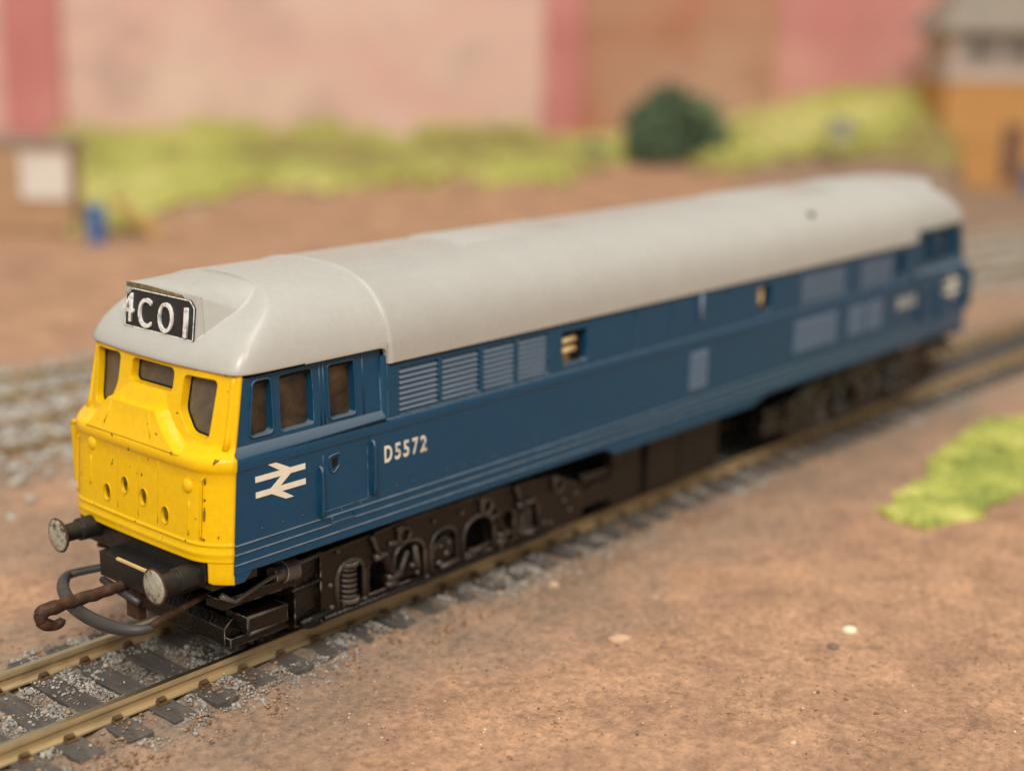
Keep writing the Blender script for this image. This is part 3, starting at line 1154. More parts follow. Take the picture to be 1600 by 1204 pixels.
# --- yellow front panel
def yellow_front():
    zs = [1.70, 1.745, 1.755, 1.80, 1.815, 1.83, 1.88, 1.905, 1.92, 1.93, 1.945, 1.96, 1.97, 2.1, 2.3, 2.5, 2.7, 2.84, 2.86, 2.885, 2.92, 2.96, 3.0, 3.03, 3.06, 3.09, 3.12, 3.15, 3.2, 3.4, 3.6, 3.8, 4.0, 4.10]
    rid = {1.755: .0, 1.80: .016, 1.815: .02, 1.83: .016, 1.88: 0, 1.905: 0, 1.92: .014, 1.93: .018, 1.945: .014, 1.96: 0,
           2.86: .012, 2.885: .03, 2.92: .042, 2.96: .045, 3.0: .040, 3.03: .028, 3.06: .012}
    ny = 40
    rows = []
    for z in zs:
        hw = half_w(z) + rid.get(z, 0) * 0.4
        row = []
        for j in range(ny + 1):
            t = 2 * j / ny - 1
            t = math.copysign(1 - (1 - abs(t)) ** 1.35, t)
            y = t * hw
            row.append((front_x(y, z) - rid.get(z, 0), y, z))
        rows.append(row)
    mb = MB()
    mb.grid(rows)
    back = []
    for z in zs:
        hw = half_w(z) + rid.get(z, 0) * 0.4
        xb = front_x(half_w(z), z) + 0.035
        back.append([(xb, (2 * j / ny - 1) * hw, z) for j in range(ny + 1)])
    n0 = len(mb.v)
    mb.grid(back)
    k = ny + 1
    nz = len(zs)
    for i in range(nz - 1):
        for j in (0, ny):
            mb.f.append((i * k + j, (i + 1) * k + j, n0 + (i + 1) * k + j, n0 + i * k + j))
    for i in (0, nz - 1):
        for j in range(ny):
            mb.f.append((i * k + j, i * k + j + 1, n0 + i * k + j + 1, n0 + i * k + j))
    o = mb.build('front_panel', M['yellow'], loco, angle=42)
    wins = [rpoly([(1.40, 3.985), (0.73, 4.01), (0.73, 3.60), (0.85, 3.37), (1.06, 3.255), (1.29, 3.265)], 0.10),
            rrect(-0.475, 0.455, 3.685, 3.995, 0.085),
            rpoly([(-0.68, 3.955), (-1.29, 3.965), (-1.25, 3.205), (-0.88, 3.245), (-0.665, 3.49)], 0.085)]
    cut = [MB().prism(w_, lambda a, b, d: (d if d < 0 else front_x(a, b) + 0.165, a, b), -2.0, 1.0) for w_ in wins]
    for (y, z) in ((.61, 2.18), (.2, 2.37), (-.22, 2.30), (-.69, 2.17)):
        cut.append(MB().prism(circ(y, z, .075, 16, .108), lambda a, b, d, y=y, z=z: (d if d < 0 else front_x(y, z) + 0.05, a, b), -2.0, 1.0))
    boolean(o, cut)
    o.data.polygons.foreach_set('use_smooth', [True] * len(o.data.polygons))
    o.data.set_sharp_from_angle(angle=math.radians(38))
    end_part(o)
    # panes, slightly proud of the pocket floors
    for w_ in wins:
        cy_, cz_ = sum(p[0] for p in w_) / len(w_), sum(p[1] for p in w_) / len(w_)
        small = [(cy_ + (a - cy_) * 0.995, cz_ + (b - cz_) * 0.995) for a, b in w_]
        p = MB().prism(small, lambda a, b, d: (front_x(a, b) + d, a, b), 0.135, 0.160).build('cab_window', M['pane_front'], loco)
        MB().tube([(front_x(a, b) + 0.138, a, b) for a, b in small], 0.020, 6, closed=True).build('seal', M['void'], p, smooth=True)
        end_part(p)
    # moulded surround lips of the windows
    # marker lights: dirty sunken discs with a thin raised rim
    for (y, z) in ((.61, 2.18), (.2, 2.37), (-.22, 2.30), (-.69, 2.17)):
        x = front_x(y, z)
        d = MB().prism(circ(y, z, .073, 16, .106), lambda a, b, d: (x + d, a, b), 0.030, 0.046).build('marker_light', M['yellow_dirty'], loco)
        rim = MB().tube([(front_x(a, b) - 0.004, a, b) for a, b in circ(y, z, .085, 18, .118)], 0.009, 6, closed=True).build('rim', M['yellow'], d, smooth=True)
        end_part(d)
    # bosses with short lamp irons
    for (y, z) in ((.99, 2.77), (-1.13, 2.65)):
        x = front_x(y, z)
        b_ = MB().tube([(x + 0.02, y, z), (x - 0.01, y, z), (x - 0.03, y, z), (x - 0.04, y, z)], [.10, .095, .065, .02], 16).build('lamp_boss', M['yellow'], loco, smooth=True)
        end_part(b_)
    for (y, z0, z1) in ((-1.17, 2.02, 2.47), (1.02, 2.2, 2.6)):
        b_ = MB()
        b_.tube([(front_x(y, z) + 0.004, y, z) for z in np.linspace(z0, z1, 6)], 0.016, 8)
        end_part(b_.build('lamp_iron', M['yellow'], loco, smooth=True))
    # corner hand rails
    for s in (-1, 1):
        y = 1.385 * s
        pts = [(front_x(y, 2.80) + 0.02, y, 2.80), (front_x(y, 2.80) - 0.03, y, 2.78)] + \
              [(front_x(y, z) - 0.024, y, z) for z in np.linspace(2.74, 2.06, 8)] + [(front_x(y, 2.03) - 0.03, y, 2.02), (front_x(y, 2.0) + 0.02, y, 2.0)]
        end_part(MB().tube(pts, 0.014, 7).build('handrail', M['yellow'], loco, smooth=True))
        y = 1.72 * s
        if s > 0:
            end_part(MB().box(-0.02, 0.10, y - 0.02, y + 0.085, 2.02, 2.90).build('corner_strip', M['yellow'], loco))
    for z0, z1 in ((2.71, 2.80), (2.50, 2.53), (2.24, 2.42), (1.985, 2.015)):
        end_part(MB().tube([(front_x(-1.40, z) + 0.002, -1.412, z) for z in np.linspace(z0, z1, 4)], [0.008, 0.018, 0.016, 0.006], 6).build('grime_streak', M['yellow_dirty'], loco, smooth=True))
    # vertical seams of the gangway doors, a fine raised line each
    for y in (.36, -.11, -.53):
        end_part(MB().tube([(front_x(y, z) + 0.003, y, z) for z in np.linspace(2.02, 2.84, 8)], 0.008, 6).build('door_seam', M['yellow'], loco, smooth=True))
    # posts below the corners of the panel
    for s in (-1, 1):
        p = MB()
        rows = []
        for z in (1.40, 1.43, 1.55, 1.705):
            rows.append([(front_x(y, 1.7) + (0.03 if z == 1.40 else 0.012), s * y, z) for y in np.linspace(1.45 if z > 1.42 else 1.49, 1.695, 6)])
        q = MB().grid(rows)
        n0 = len(q.v)
        rows2 = [[(0.045, s * y, z) for y in np.linspace(1.45 if z > 1.42 else 1.49, 1.695, 6)] for z in (1.40, 1.43, 1.55, 1.705)]
        q.grid(rows2)
        for i in range(3):
            for j in (0, 5):
                q.f.append((i * 6 + j, (i + 1) * 6 + j, n0 + (i + 1) * 6 + j, n0 + i * 6 + j))
        for j in range(5):
            q.f.append((j, j + 1, n0 + j + 1, n0 + j))
            q.f.append((18 + j, 19 + j, n0 + 19 + j, n0 + 18 + j))
        end_part(q.build('corner_post', M['yellow'], loco, angle=40))
    # rounded pillars at the corners of the upper cab
    for q in (-1, 1):
        end_part(MB().tube([(front_x(1.50, z) + 0.03, q * (1.515 - 0.04 * (z - 3.15)), z) for z in np.linspace(3.12, 4.07, 7)], 0.05, 10).build('corner_pillar', M['yellow'], loco, smooth=True))
    # bulging panel under the centre window: a deep lower face, a small shelf, then a slope up to the sill
    lev = [(3.02, -0.235, 1.16, -1.10), (3.07, -0.215, 1.10, -1.00), (3.14, -0.19, 1.06, -0.86), (3.24, -0.155, 0.99, -0.70), (3.34, -0.122, 0.90, -0.58), (3.425, -0.105, 0.83, -0.51),
           (3.445, -0.10, 0.80, -0.49), (3.462, -0.015, 0.78, -0.475), (3.53, 0.018, 0.70, -0.45), (3.61, 0.045, 0.58, -0.44), (3.668, 0.082, 0.50, -0.45)]
    rows = []
    for z, xp, yl, yr in lev:
        xl, xr = front_x(yl, z) + 0.03, front_x(yr, z) + 0.03
        xp = min(xp, xl - 0.02, xr - 0.02)
        wl, wr = 0.10, 0.16
        rows.append([(xl, yl, z), (xp + 0.55 * (xl - xp), yl - 0.03, z), (xp + 0.15 * (xl - xp), yl - 0.07, z), (xp, yl - wl, z), (xp, 0.3, z), (xp, 0, z),
                     (xp, yr + wr, z), (xp + 0.2 * (xr - xp), yr + 0.10, z), (xp + 0.6 * (xr - xp), yr + 0.04, z), (xr, yr, z)])
    mb = MB().grid(rows)
    k, n = len(rows[0]), len(rows)
    back = [[(0.16, p[1], p[2]) for p in r_] for r_ in rows]
    n0 = len(mb.v)
    mb.grid(back)
    for i in range(n - 1):
        for j in (0, k - 1):
            mb.f.append((i * k + j, (i + 1) * k + j, n0 + (i + 1) * k + j, n0 + i * k + j))
    for i in (0, n - 1):
        for j in range(k - 1):
            mb.f.append((i * k + j, i * k + j + 1, n0 + i * k + j + 1, n0 + i * k + j))
    o2 = mb.build('nose_panel', M['yellow'], loco, angle=24)
    end_part(o2)
    for y0, y1 in ((.62, .68), (-.22, -.36)):
        MB().tube([(-0.098, y0, 3.42), (-0.155, (y0 + y1) / 2, 3.24), (-0.195, y1, 3.12)], 0.012, 7).build('raised_seam', M['yellow'], o2, smooth=True)


yellow_front()

# --- blue body sides
def xs_front(z):
    return front_x(half_w(z), z) + 0.036


SIDE = [(1.50, 1.655), (1.53, 1.70), (1.635, 1.70), (1.65, 1.716), (1.662, 1.70), (1.77, 1.70), (1.785, 1.716), (1.797, 1.70),
        (1.89, 1.70), (1.905, 1.716), (1.917, 1.70), (2.4, 1.70), (2.86, 1.70), (2.875, 1.712), (2.96, 1.716), (3.0, 1.712), (3.03, 1.70)]


def body():
    mb = MB()
    for s in (-1, 1):
        # lower side, full length
        rows = []
        for z, y in SIDE:
            x0 = xs_front(z)
            rows.append([(x, s * y, z) for x in (x0, 2.70, 2.78, 8.0, L - 8.0, L - 2.78, L - 2.70, L - x0)])
        # ledge up to the cab sides / upper side
        mb.grid(rows)
        # ledge of the cabs
        for x0, x1, mir in ((None, 2.70, 0), (None, 2.70, 1)):
            r_ = []
            for z, y in ((3.03, 1.70), (3.07, 1.685), (3.15, 1.628), (3.16, 1.622)):
                xa = xs_front(z)
                pts = [(xa, s * y, z), (1.0, s * y, z), (2.70, s * y, z)]
                r_.append([(L - p[0], p[1], p[2]) for p in pts] if mir else pts)
            mb.grid(r_)
        # upper main side between the cabs (with a rounded leading corner), window and grille openings
        up = lambda a, b, d: (a, s * (1.672 - 0.02 * (b - 3.03) / 0.9 - d), b)
        holes = [rrect(2.97, 4.63, 3.055, 3.71, .05), rrect(4.70, 6.20, 3.055, 3.71, .05), rrect(6.53, 7.16, 3.13, 3.66, .05),
                 rrect(12.28, 12.75, 3.15, 3.64, .04), rrect(13.85, 15.6, 3.07, 3.70, .04), rrect(16.25, 17.65, 3.07, 3.70, .04),
                 rrect(17.85, 18.25, 3.12, 3.66, .05)]
        mb.plate([(2.76, 3.03), (L - 2.76, 3.03), (L - 2.76, 3.93), (2.76, 3.93)], holes, up, 0, 0.12)
        for mir in (0, 1):
            r_ = []
            for z in (3.03, 3.93):
                p = up(2.76, z, 0)
                yy = abs(p[1])
                pts = [(2.67, s * 1.60, z), (2.675, s * (yy - 0.03), z), (2.70, s * (yy - 0.008), z), (2.73, s * (yy), z), (2.76, s * yy, z)]
                r_.append([(L - q[0], q[1], q[2]) for q in pts] if mir else pts)
            mb.grid(r_)
        # waist strip joining lower to upper side
        mb.grid([[(2.70, s * 1.70, 3.03), (L - 2.70, s * 1.70, 3.03)], [(2.70, s * 1.672, 3.038), (L - 2.70, s * 1.672, 3.038)]])
        # skirt drop at the corners and the deeper middle
        for mir in (0, 1):
            q = [(0.046, 1.40), (0.20, 1.40), (0.30, 1.50), (0.33, 1.56), (0.046, 1.56)]
            q = [(L - a, b) for a, b in q] if mir else q
            mb.prism(q, lambda a, b, d: (a, s * d, b), 1.60, 1.697)
        mb.prism([(7.6, 1.56), (7.95, 1.38), (12.2, 1.38), (12.9, 1.56)], lambda a, b, d: (a, s * d, b), 1.60, 1.697)
        # cab side plates with window openings
        for mir in (0, 1):
            X = (lambda a: L - a) if mir else (lambda a: a)
            cabf = lambda a, b, d: (X(a), s * (1.622 - 0.045 * (b - 3.16) / 0.95 - d), b)
            wins = CABW
            mb.plate([(xs_front(3.16), 3.16), (2.70, 3.16), (2.70, 4.005), (xs_front(4.005), 4.005)], wins, cabf, 0, 0.135)
    # floor, ends and top fill
    mb.box(0.1, L - 0.1, -1.60, 1.60, 1.56, 1.60)
    mb.box(2.8, L - 2.8, -1.52, 1.52, 3.9, 3.95)
    for x0, x1 in ((0.5, 2.7), (L - 2.7, L - 0.5)):
        mb.box(x0, x1, -1.45, 1.45, 2.9, 2.95)
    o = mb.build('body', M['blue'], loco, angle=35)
    for s in (-1, 1):
        for x0, x1, y0, y1, z0, z1 in ((0.42, 2.72, 1.49, 1.555, 3.90, 4.06), (L - 2.72, L - 0.42, 1.49, 1.555, 3.90, 4.06), (2.80, L - 2.80, 1.60, 1.682, 3.787, 3.816)):
            MB().box(x0, x1, s * y0, s * y1, z0, z1).build('eave_shade_strip', M['void'], loco)  # solid black strips that paint the shade line under the eaves
    return o


CABW = [rpoly([(0.40, 3.235), (0.80, 3.235), (0.80, 3.955), (0.505, 3.955)], 0.085), rrect(0.925, 1.475, 3.215, 3.955, .06), rrect(1.735, 2.215, 3.205, 3.955, .06)]
body()


def cab_windows():
    for s in (-1, 1):
        for mir in (0, 1):
            X = (lambda a: L - a) if mir else (lambda a: a)
            cabf = lambda a, b, d: (X(a), s * (1.622 - 0.045 * (b - 3.16) / 0.95 - d), b)
            for k, w_ in enumerate(CABW):
                p = MB().prism(w_, cabf, 0.125, 0.145).build('cab_window', M['pane_side'], loco)
                if k != 1:
                    ring = [cabf(a, b, -0.002) for a, b in w_]
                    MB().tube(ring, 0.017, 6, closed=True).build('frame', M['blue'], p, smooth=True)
            # door pillar ridges between the second and third windows
            for x in (1.60, 1.665, 2.36):
                MB().tube([cabf(x, z, 0.0) for z in (3.17, 3.6, 4.1)], 0.012, 6).build('door_edge', M['blue'], loco, smooth=True)


cab_windows()


def louvres():
    for s in (-1, 1):
        Y = lambda b, d: s * (1.672 - 0.02 * (b - 3.03) / 0.9 - d)
        for xa, xb in ((2.97, 4.63), (4.70, 6.20)):
            mid = (xa + xb) / 2
            pan = MB().box(xa + 0.001, xb - 0.001, s * 1.56, s * 1.585, 3.05, 3.715).build('louvre_panel', M['blue'], loco)
            MB().box(mid - 0.035, mid + 0.035, s * 1.56, s * 1.66, 3.056, 3.71).build('divider', M['blue'], pan)
            for x0, x1 in ((xa + 0.03, mid - 0.05), (mid + 0.05, xb - 0.03)):
                for k in range(8):
                    z = 3.085 + k * 0.077
                    vs = [(x, s * (1.665 - e), z_) for x in (x0, x1) for z_, e in ((z, 0.012), (z + 0.012, 0.004), (z + 0.064, 0.078), (z + 0.052, 0.086))]
                    MB().add(vs, [(0, 1, 2, 3), (7, 6, 5, 4), (0, 4, 5, 1), (1, 5, 6, 2), (2, 6, 7, 3), (3, 7, 4, 0)]).build('slat', M['louvre'], pan)
        # body-side windows with cream bars behind
        for x0, x1, z0, z1, bars in ((6.53, 7.16, 3.13, 3.66, 2), (12.28, 12.75, 3.15, 3.64, 1), (17.85, 18.25, 3.12, 3.66, 0)):
            p = MB().box(x0 - 0.02, x1 + 0.02, s * 1.50, s * 1.548, z0 - 0.02, z1 + 0.02).build('engine_room_window', M['void'], loco)
            for k in range(bars):
                if bars == 2:
                    b0 = 3.33 + k * 0.155
                    MB().tube([(x0 - 0.01, s * 1.575, b0), (x0 + 0.40, s * 1.575, b0 + 0.02)], 0.05, 10).build('bar', M['cream'], p, smooth=True)
                else:
                    MB().box(x0 + 0.02, x0 + 0.24, s * 1.55, s * 1.60, 3.3, 3.6).build('bar', M['cream'], p)
            if bars == 2:
                MB().box(x0 + 0.01, x0 + 0.3, s * 1.55, s * 1.57, 3.14, 3.27).build('bar', M['bare_brown'], p)
        # big grilles towards the far end
        for x0, x1, z0, z1 in ((13.85, 15.6, 3.07, 3.70), (16.25, 17.65, 3.07, 3.70)):
            p = MB().box(x0 - 0.01, x1 + 0.01, s * 1.545, s * 1.57, z0 - 0.01, z1 + 0.01).build('grille', M['grille'], loco)
            for k in range(7):
                z = z0 + 0.04 + k * (z1 - z0 - 0.06) / 7
                MB().box(x0 + 0.01, x1 - 0.01, s * 1.571, s * 1.655, z, z + 0.055).build('slat', M['grille'], p)
        for x0, x1, z0, z1 in ((13.6, 15.25, 2.16, 2.80), (15.75, 16.4, 2.16, 2.78), (16.5, 17.2, 2.16, 2.78), (10.05, 10.60, 2.07, 2.76)):
            p = MB().box(x0, x1, s * 1.69, s * 1.712, z0, z1).build('grille', M['grille'], loco)
            for k in range(7):
                z = z0 + 0.03 + k * (z1 - z0 - 0.03) / 7
                MB().box(x0 + 0.03, x1 - 0.03, s * 1.7115, s * 1.735, z, z + 0.05).build('slat', M['grille'], p)
        MB().tube([(10.35, s * 1.69, 3.28), (10.35, s * 1.69, 3.78)], 0.035, 8).build('pipe', M['louvre'], loco, smooth=True)
        # panel seams on the upper side
        for x in (8.45, 9.5, 11.3):
            MB().box(x, x + 0.02, s * 1.655, s * 1.676, 3.06, 3.86).build('panel_seam', M['blue'], loco)


louvres()


def side_details():
    for s, mir in ((-1, 0), (-1, 1), (1, 0), (1, 1)):
        T = lambda a, b, d: ((L - a) if mir else a, s * (1.70 + d), b)
        # cab door: raised outline, shield-shaped handle recess, hand rails, step
        door = MB()
        for a0, a1, b0, b1 in ((1.535, 1.548, 2.0, 2.78), (2.33, 2.343, 2.0, 2.80), (1.535, 2.343, 1.985, 1.998)):
            vs = [T(a, b, d) for a in (a0, a1) for b in (b0, b1) for d in (-0.01, 0.008)]
            door.add(vs, [(0, 1, 3, 2), (4, 6, 7, 5), (0, 4, 5, 1), (2, 3, 7, 6), (0, 2, 6, 4), (1, 5, 7, 3)])
        door = door.build('cab_door', M['blue'], loco)
        sh = rpoly([(1.64, 2.74), (1.84, 2.76), (1.84, 2.60), (1.72, 2.49), (1.65, 2.56)], 0.05)
        MB().tube([T(a, b, 0.004) for a, b in sh], 0.013, 6, closed=True).build('lock_rim', M['blue'], door, smooth=True)
        MB().prism([(1.69, 2.70), (1.80, 2.72), (1.79, 2.60), (1.71, 2.56)], T, -0.01, 0.003).build('door_handle', M['void'], door)
        for a, b0, b1 in ((1.49, 1.93, 2.64), (2.43, 2.03, 2.80)):
            MB().tube([T(a, b1, -0.02), T(a, b1 - 0.02, 0.03), T(a, b1 - 0.1, 0.05), T(a, (b0 + b1) / 2 - 0.05, 0.055), T(a, b0 + 0.12, 0.05), T(a, b0 + 0.03, 0.045), T(a, b0, -0.02)],
                      [0.02, 0.022, 0.024, 0.024, 0.034, 0.034, 0.03], 8).build('handrail', M['blue'], loco, smooth=True)
        st = MB()
        for a0, a1, b0, b1, d in ((1.66, 2.08, 1.80, 1.815, 0.022), (1.66, 1.68, 1.815, 1.89, 0.022), (2.06, 2.08, 1.815, 1.89, 0.022)):
            vs = [T(a, b, q) for a in (a0, a1) for b in (b0, b1) for q in (-0.01, d)]
            st.add(vs, [(0, 1, 3, 2), (4, 6, 7, 5), (0, 4, 5, 1), (2, 3, 7, 6), (0, 2, 6, 4), (1, 5, 7, 3)])
        st.build('door_step', M['blue'], loco)
        # small rivets along the sole
        rv = MB()
        for k in range(22):
            a = 0.5 + k * 0.34 + 0.05 * math.sin(k * 3.1)
            if 1.4 < a < 2.5:
                b = 1.955
            else:
                b = 2.04
            c = T(a, b, 0)
            rv.tube([c, T(a, b, 0.010)], [0.014, 0.008], 6)
        o = rv.build('rivet', M['blue'], loco, smooth=True)
        o['kind'] = 'stuff'
        # double arrow emblem: zigzag and two bars as one thin raised transfer
        a0, a1, b0, b1 = 0.415, 1.235, 2.345, 2.865
        sx, sz = (a1 - a0) / 62, (b1 - b0) / 39

        # direction that reads left to right seen from outside
        sign = 1 if (s < 0) else -1

        def E(u, v, d):
            x = ((L - (a0 + a1) / 2) if mir else (a0 + a1) / 2) + sign * (u - 31) * sx
            return (x, s * (1.70 + d), b1 - v * sz)
        em = MB()
        h = 2.9
        em.prism([(0, 11.75 - h), (62, 11.75 - h), (62, 11.75 + h), (0, 11.75 + h)], E, -0.004, 0.006)
        em.prism([(0, 27.25 - h), (62, 27.25 - h), (62, 27.25 + h), (0, 27.25 + h)], E, -0.004, 0.0062)
        em.prism([(15.5, 0), (25.5, 0), (47.5, 11.0), (39, 14.4)], E, -0.004, 0.0064)
        em.prism([(38.5, 9.6), (47.5, 11.6), (23.5, 29.3), (14.5, 27.4)], E, -0.004, 0.0066)
        em.prism([(14.5, 27.9), (23, 24.6), (46.5, 39), (36.5, 39)], E, -0.004, 0.0068)
        em.build('emblem', M['white'], loco)
        # running number
        x0 = 2.655
        cw = 0.168
        numb = MB()
        base = None
        for k, chs in enumerate('D5572'):
            lo_a = x0 + (0, 0.200, 0.365, 0.540, 0.700)[k]
            wdt = (0.145, 0.110, 0.110, 0.115, 0.125)[k]
            box = (lo_a, lo_a + wdt, 2.425, 2.665)
            mid = x0 + 0.415

            def N(a, b, d):
                x = ((L - mid) if mir else mid) + sign * (a - mid)
                return [x, s * (1.70 + d), b]
            text_mesh('running_number', chs, M['silver_print'] if k else M['white'], loco, N, box, 0.006, 0.022)


side_details()

# --- roof
RZ, RH, RW, RN = 3.86, 1.185, 1.68, 2.62


def sec(a, k=1.0):
    """height above the eave at relative half-width a"""
    return RH * max(0.0, 1 - min(1.0, abs(a)) ** RN) ** (1 / RN)


def roof():
    mb = MB()
    # main length: from behind the front cab to behind the rear one
    n = 40
    angs = [PI * i / n for i in range(n + 1)]

    def spt(t, grow=0.0):
        c, s_ = math.cos(t), math.sin(t)
        r = (abs(c) ** RN + abs(s_) ** RN) ** (-1 / RN)
        return ((RW + grow) * r * c, RZ + (RH + grow) * r * s_)
    for grow, x0, x1 in ((0.012, 2.80, L - 2.80),):
        rows = []
        for x, g in ((x0 - 0.05, -0.03), (x0 - 0.03, 0.008), (x0, 0.024), (x0 + 0.04, 0.024), (x0 + 0.08, grow), (x1 - 0.08, grow), (x1 - 0.04, 0.024), (x1, 0.024), (x1 + 0.03, 0.008), (x1 + 0.05, -0.03)):
            ring = [(x, *spt(t, g)) for t in angs]
            ring = [(x, ring[0][1], RZ - 0.045)] + ring + [(x, ring[-1][1], RZ - 0.045)]
            rows.append(ring)
        mb.grid(rows)
    # cab ends: dome whose plan is nearly square with rounded corners
    XS, XD, K = 1.30, 1.235, 26.0
    rc = (1 - ((4.085 - RZ) / RH) ** RN) ** (1 / RN)

    def bow(y):
        return 0.03 + 0.14 * clamp((abs(y) / 1.6)) ** 2.2

    for mir in (0, 1):
        fl = (lambda p: (L - p[0], p[1], p[2])) if mir else (lambda p: p)
        for s in (-1, 1):
            rows = []
            for i in range(25):
                r = rc * math.sin(PI / 2 * i / 24)
                row = []
                for j in range(25):
                    ph = math.atan((j / 12) ** (1 / 4.4)) if j < 12 else PI / 4 * (1 + ((j - 12) / 12) ** 1.7)
                    c, q = math.cos(ph), math.sin(ph)
                    k = (c ** K + q ** K) ** (-1 / K)
                    a, b = r * c * k, r * q * k
                    z = RZ + RH * max(0, 1 - r ** RN) ** (1 / RN)
                    y = s * RW * a
                    x = XS - XD * (b / rc) ** 4.4 + bow(y) * (b / rc) ** 2
                    row.append(fl((x, y, z)))
                rows.append(row)
            # eave lip
            row = []
            last = rows[-1]
            for p in last:
                px = (L - p[0]) if mir else p[0]
                row.append(fl((px, p[1], 4.06)))
            rows.append(row)
            row = []
            for p in last:
                px = (L - p[0]) if mir else p[0]
                row.append(fl((px + 0.08, p[1] * 0.955, 4.06)))
            rows.append(row)
            mb.grid(rows)
            # straight part over the cab sides
            rows = []
            for i in range(25):
                r = rc * math.sin(PI / 2 * i / 24)
                z = RZ + RH * max(0, 1 - r ** RN) ** (1 / RN)
                rows.append([fl((XS, s * RW * r, z)), fl((2.76, s * RW * r, z))])
            rows.append([fl((XS, s * RW * rc, 4.045)), fl((2.62, s * RW * rc, 4.045))])
            rows.append([fl((XS, s * RW * rc * 0.955, 4.045)), fl((2.62, s * RW * rc * 0.955, 4.045))])
            mb.grid(rows)
            # rounded step down to the main eave
            st = [(2.62, 4.045), (2.68, 4.035), (2.725, 4.0), (2.745, 3.95), (2.75, 3.82)]
            up_ = [(a, 4.1) for a, _ in st]
            mb.grid([[fl((a, s * (RW * rc + 0.002), b)) for a, b in up_], [fl((a, s * (RW * rc + 0.002), b)) for a, b in st], [fl((a, s * 1.60, b)) for a, b in st]])
            mb.grid([[fl((2.75, s * (RW + 0.012), 4.1)), fl((2.80, s * (RW + 0.012), 4.1))], [fl((2.75, s * (RW + 0.01), 3.815)), fl((2.80, s * (RW + 0.01), 3.815))]])
        # headcode housing growing out of the dome
        rows = []
        hw0 = 0.80
        prof = [(0.288, 4.26), (0.30, 4.345), (0.365, 4.90), (0.375, 4.935), (0.40, 4.962), (0.45, 4.982), (0.55, 4.994), (0.7, 5.004), (0.85, 5.010), (1.05, 5.014), (1.25, 5.016)]
        ys = [-1, -0.985, -0.95, -0.89, -0.8, -0.7, -0.6, -0.3, 0, 0.3, 0.6, 0.7, 0.8, 0.89, 0.95, 0.985, 1]
        for x, z in prof:
            row = []
            for t in ys:
                fl_ = hw0 + 0.24 * clamp((x - 0.3) / 0.9)
                drop = 0.0 if x < 0.38 else 0.05 * abs(t) ** 3 * clamp((x - 0.36) / 0.05) + 0.24 * clamp((abs(t) - 0.55) / 0.45) ** 1.8 * clamp((x - 0.40) / 0.45)
                edge = 0.03 if abs(t) == 1 else (0.008 if abs(t) == 0.985 else 0)
                row.append((x + (edge if x < 0.38 else 0), 0.06 * (1 - clamp((x - 0.3) / 0.8)) + t * fl_, z - drop - (edge if x > 0.36 else 0)))
            rows.append([fl(p) for p in row])
        mb.grid(rows)
        for s_ in (0, -1):
            side = [r_[s_] for r_ in rows]
            low = [(p[0] + ((0.5 if not mir else -0.5) if i < 2 else (0.0)), p[1] * (1.0), 4.0) for i, p in enumerate(side)]
            mb.grid([side, [(p[0], p[1] * 1.0 + (0.12 if p[1] > 0 else -0.12) * 0 + math.copysign(0.10, p[1]) * clamp(((L - p[0]) if mir else p[0]) / 1.2), 4.2) for p in side]])
    o = mb.build('roof', M['grey'], loco, angle=34)
    # raised hatches and vents
    for x0, x1, y0, y1 in ((5.4, 8.2, -0.62, 0.62), (13.6, 16.6, -0.7, 0.7)):
        rows = []
        for x, e in ((x0, -0.02), (x0 + 0.02, 0.02), (x0 + 0.05, 0.028), (x1 - 0.05, 0.028), (x1 - 0.02, 0.02), (x1, -0.02)):
            rows.append([(x, y, RZ + sec(y / RW) + 0.012 + (e if abs(y) < y1 - 0.001 else -0.02)) for y in (y0, y0 + 0.02, y0 + 0.06, y0 / 2, 0, y1 / 2, y1 - 0.06, y1 - 0.02, y1)])
        MB().grid(rows).build('roof_hatch', M['grey'], loco, angle=30)
    for x in (14.6,):
        y = -1.30
        MB().tube([(x, y, RZ + sec(y / RW) - 0.05), (x, y * 1.005, RZ + sec(y / RW) + 0.03)], 0.10, 12).build('vent_hole', M['tank'], loco)


roof()

# --- headcode box
def headcode():
    cy_, hw = 0.06, 0.765
    fx = lambda b: 0.300 + 0.065 * (b - 4.345) / 0.555

    def H(a, b, d):           # a: left to right as seen from the front
        return (fx(b) - d, cy_ - a, b)
    out = rpoly([(-hw, 4.345), (hw, 4.345), (hw, 4.78), (hw - 0.10, 4.87), (-hw + 0.14, 4.87), (-hw, 4.76)], 0.02, 2)
    p = MB().prism(out, H, -0.02, 0.014).build('headcode_panel', M['plate_black'], loco)
    ring = [(a * 0.975, 4.608 + (b - 4.608) * 0.955) for a, b in out]
    MB().tube([H(a, b, 0.014) for a, b in ring], 0.009, 6, closed=True).build('panel_border', M['raised_white'], p, smooth=True)
    MB().prism([(-hw - 0.005, 4.872), (hw - 0.25, 4.872), (hw - 0.3, 4.905), (-hw + 0.45, 4.935), (-hw - 0.005, 4.93)], H, -0.02, 0.006).build('worn_edge', M['bare_brown'], p)
    for c, a0, a1, b0, b1 in (('4', -0.80, -0.545, 4.42, 4.80), ('C', -0.43, -0.15, 4.385, 4.775), ('O', 0.01, 0.325, 4.38, 4.775), ('I', 0.565, 0.635, 4.385, 4.765)):
        text_mesh('headcode_character', c, M['raised_white'], p, lambda a, b, d: list(H(a, b, 0.014 + d)), (a0, a1, b0, b1), 0.028, 0.0)
    end_part(p)


headcode()

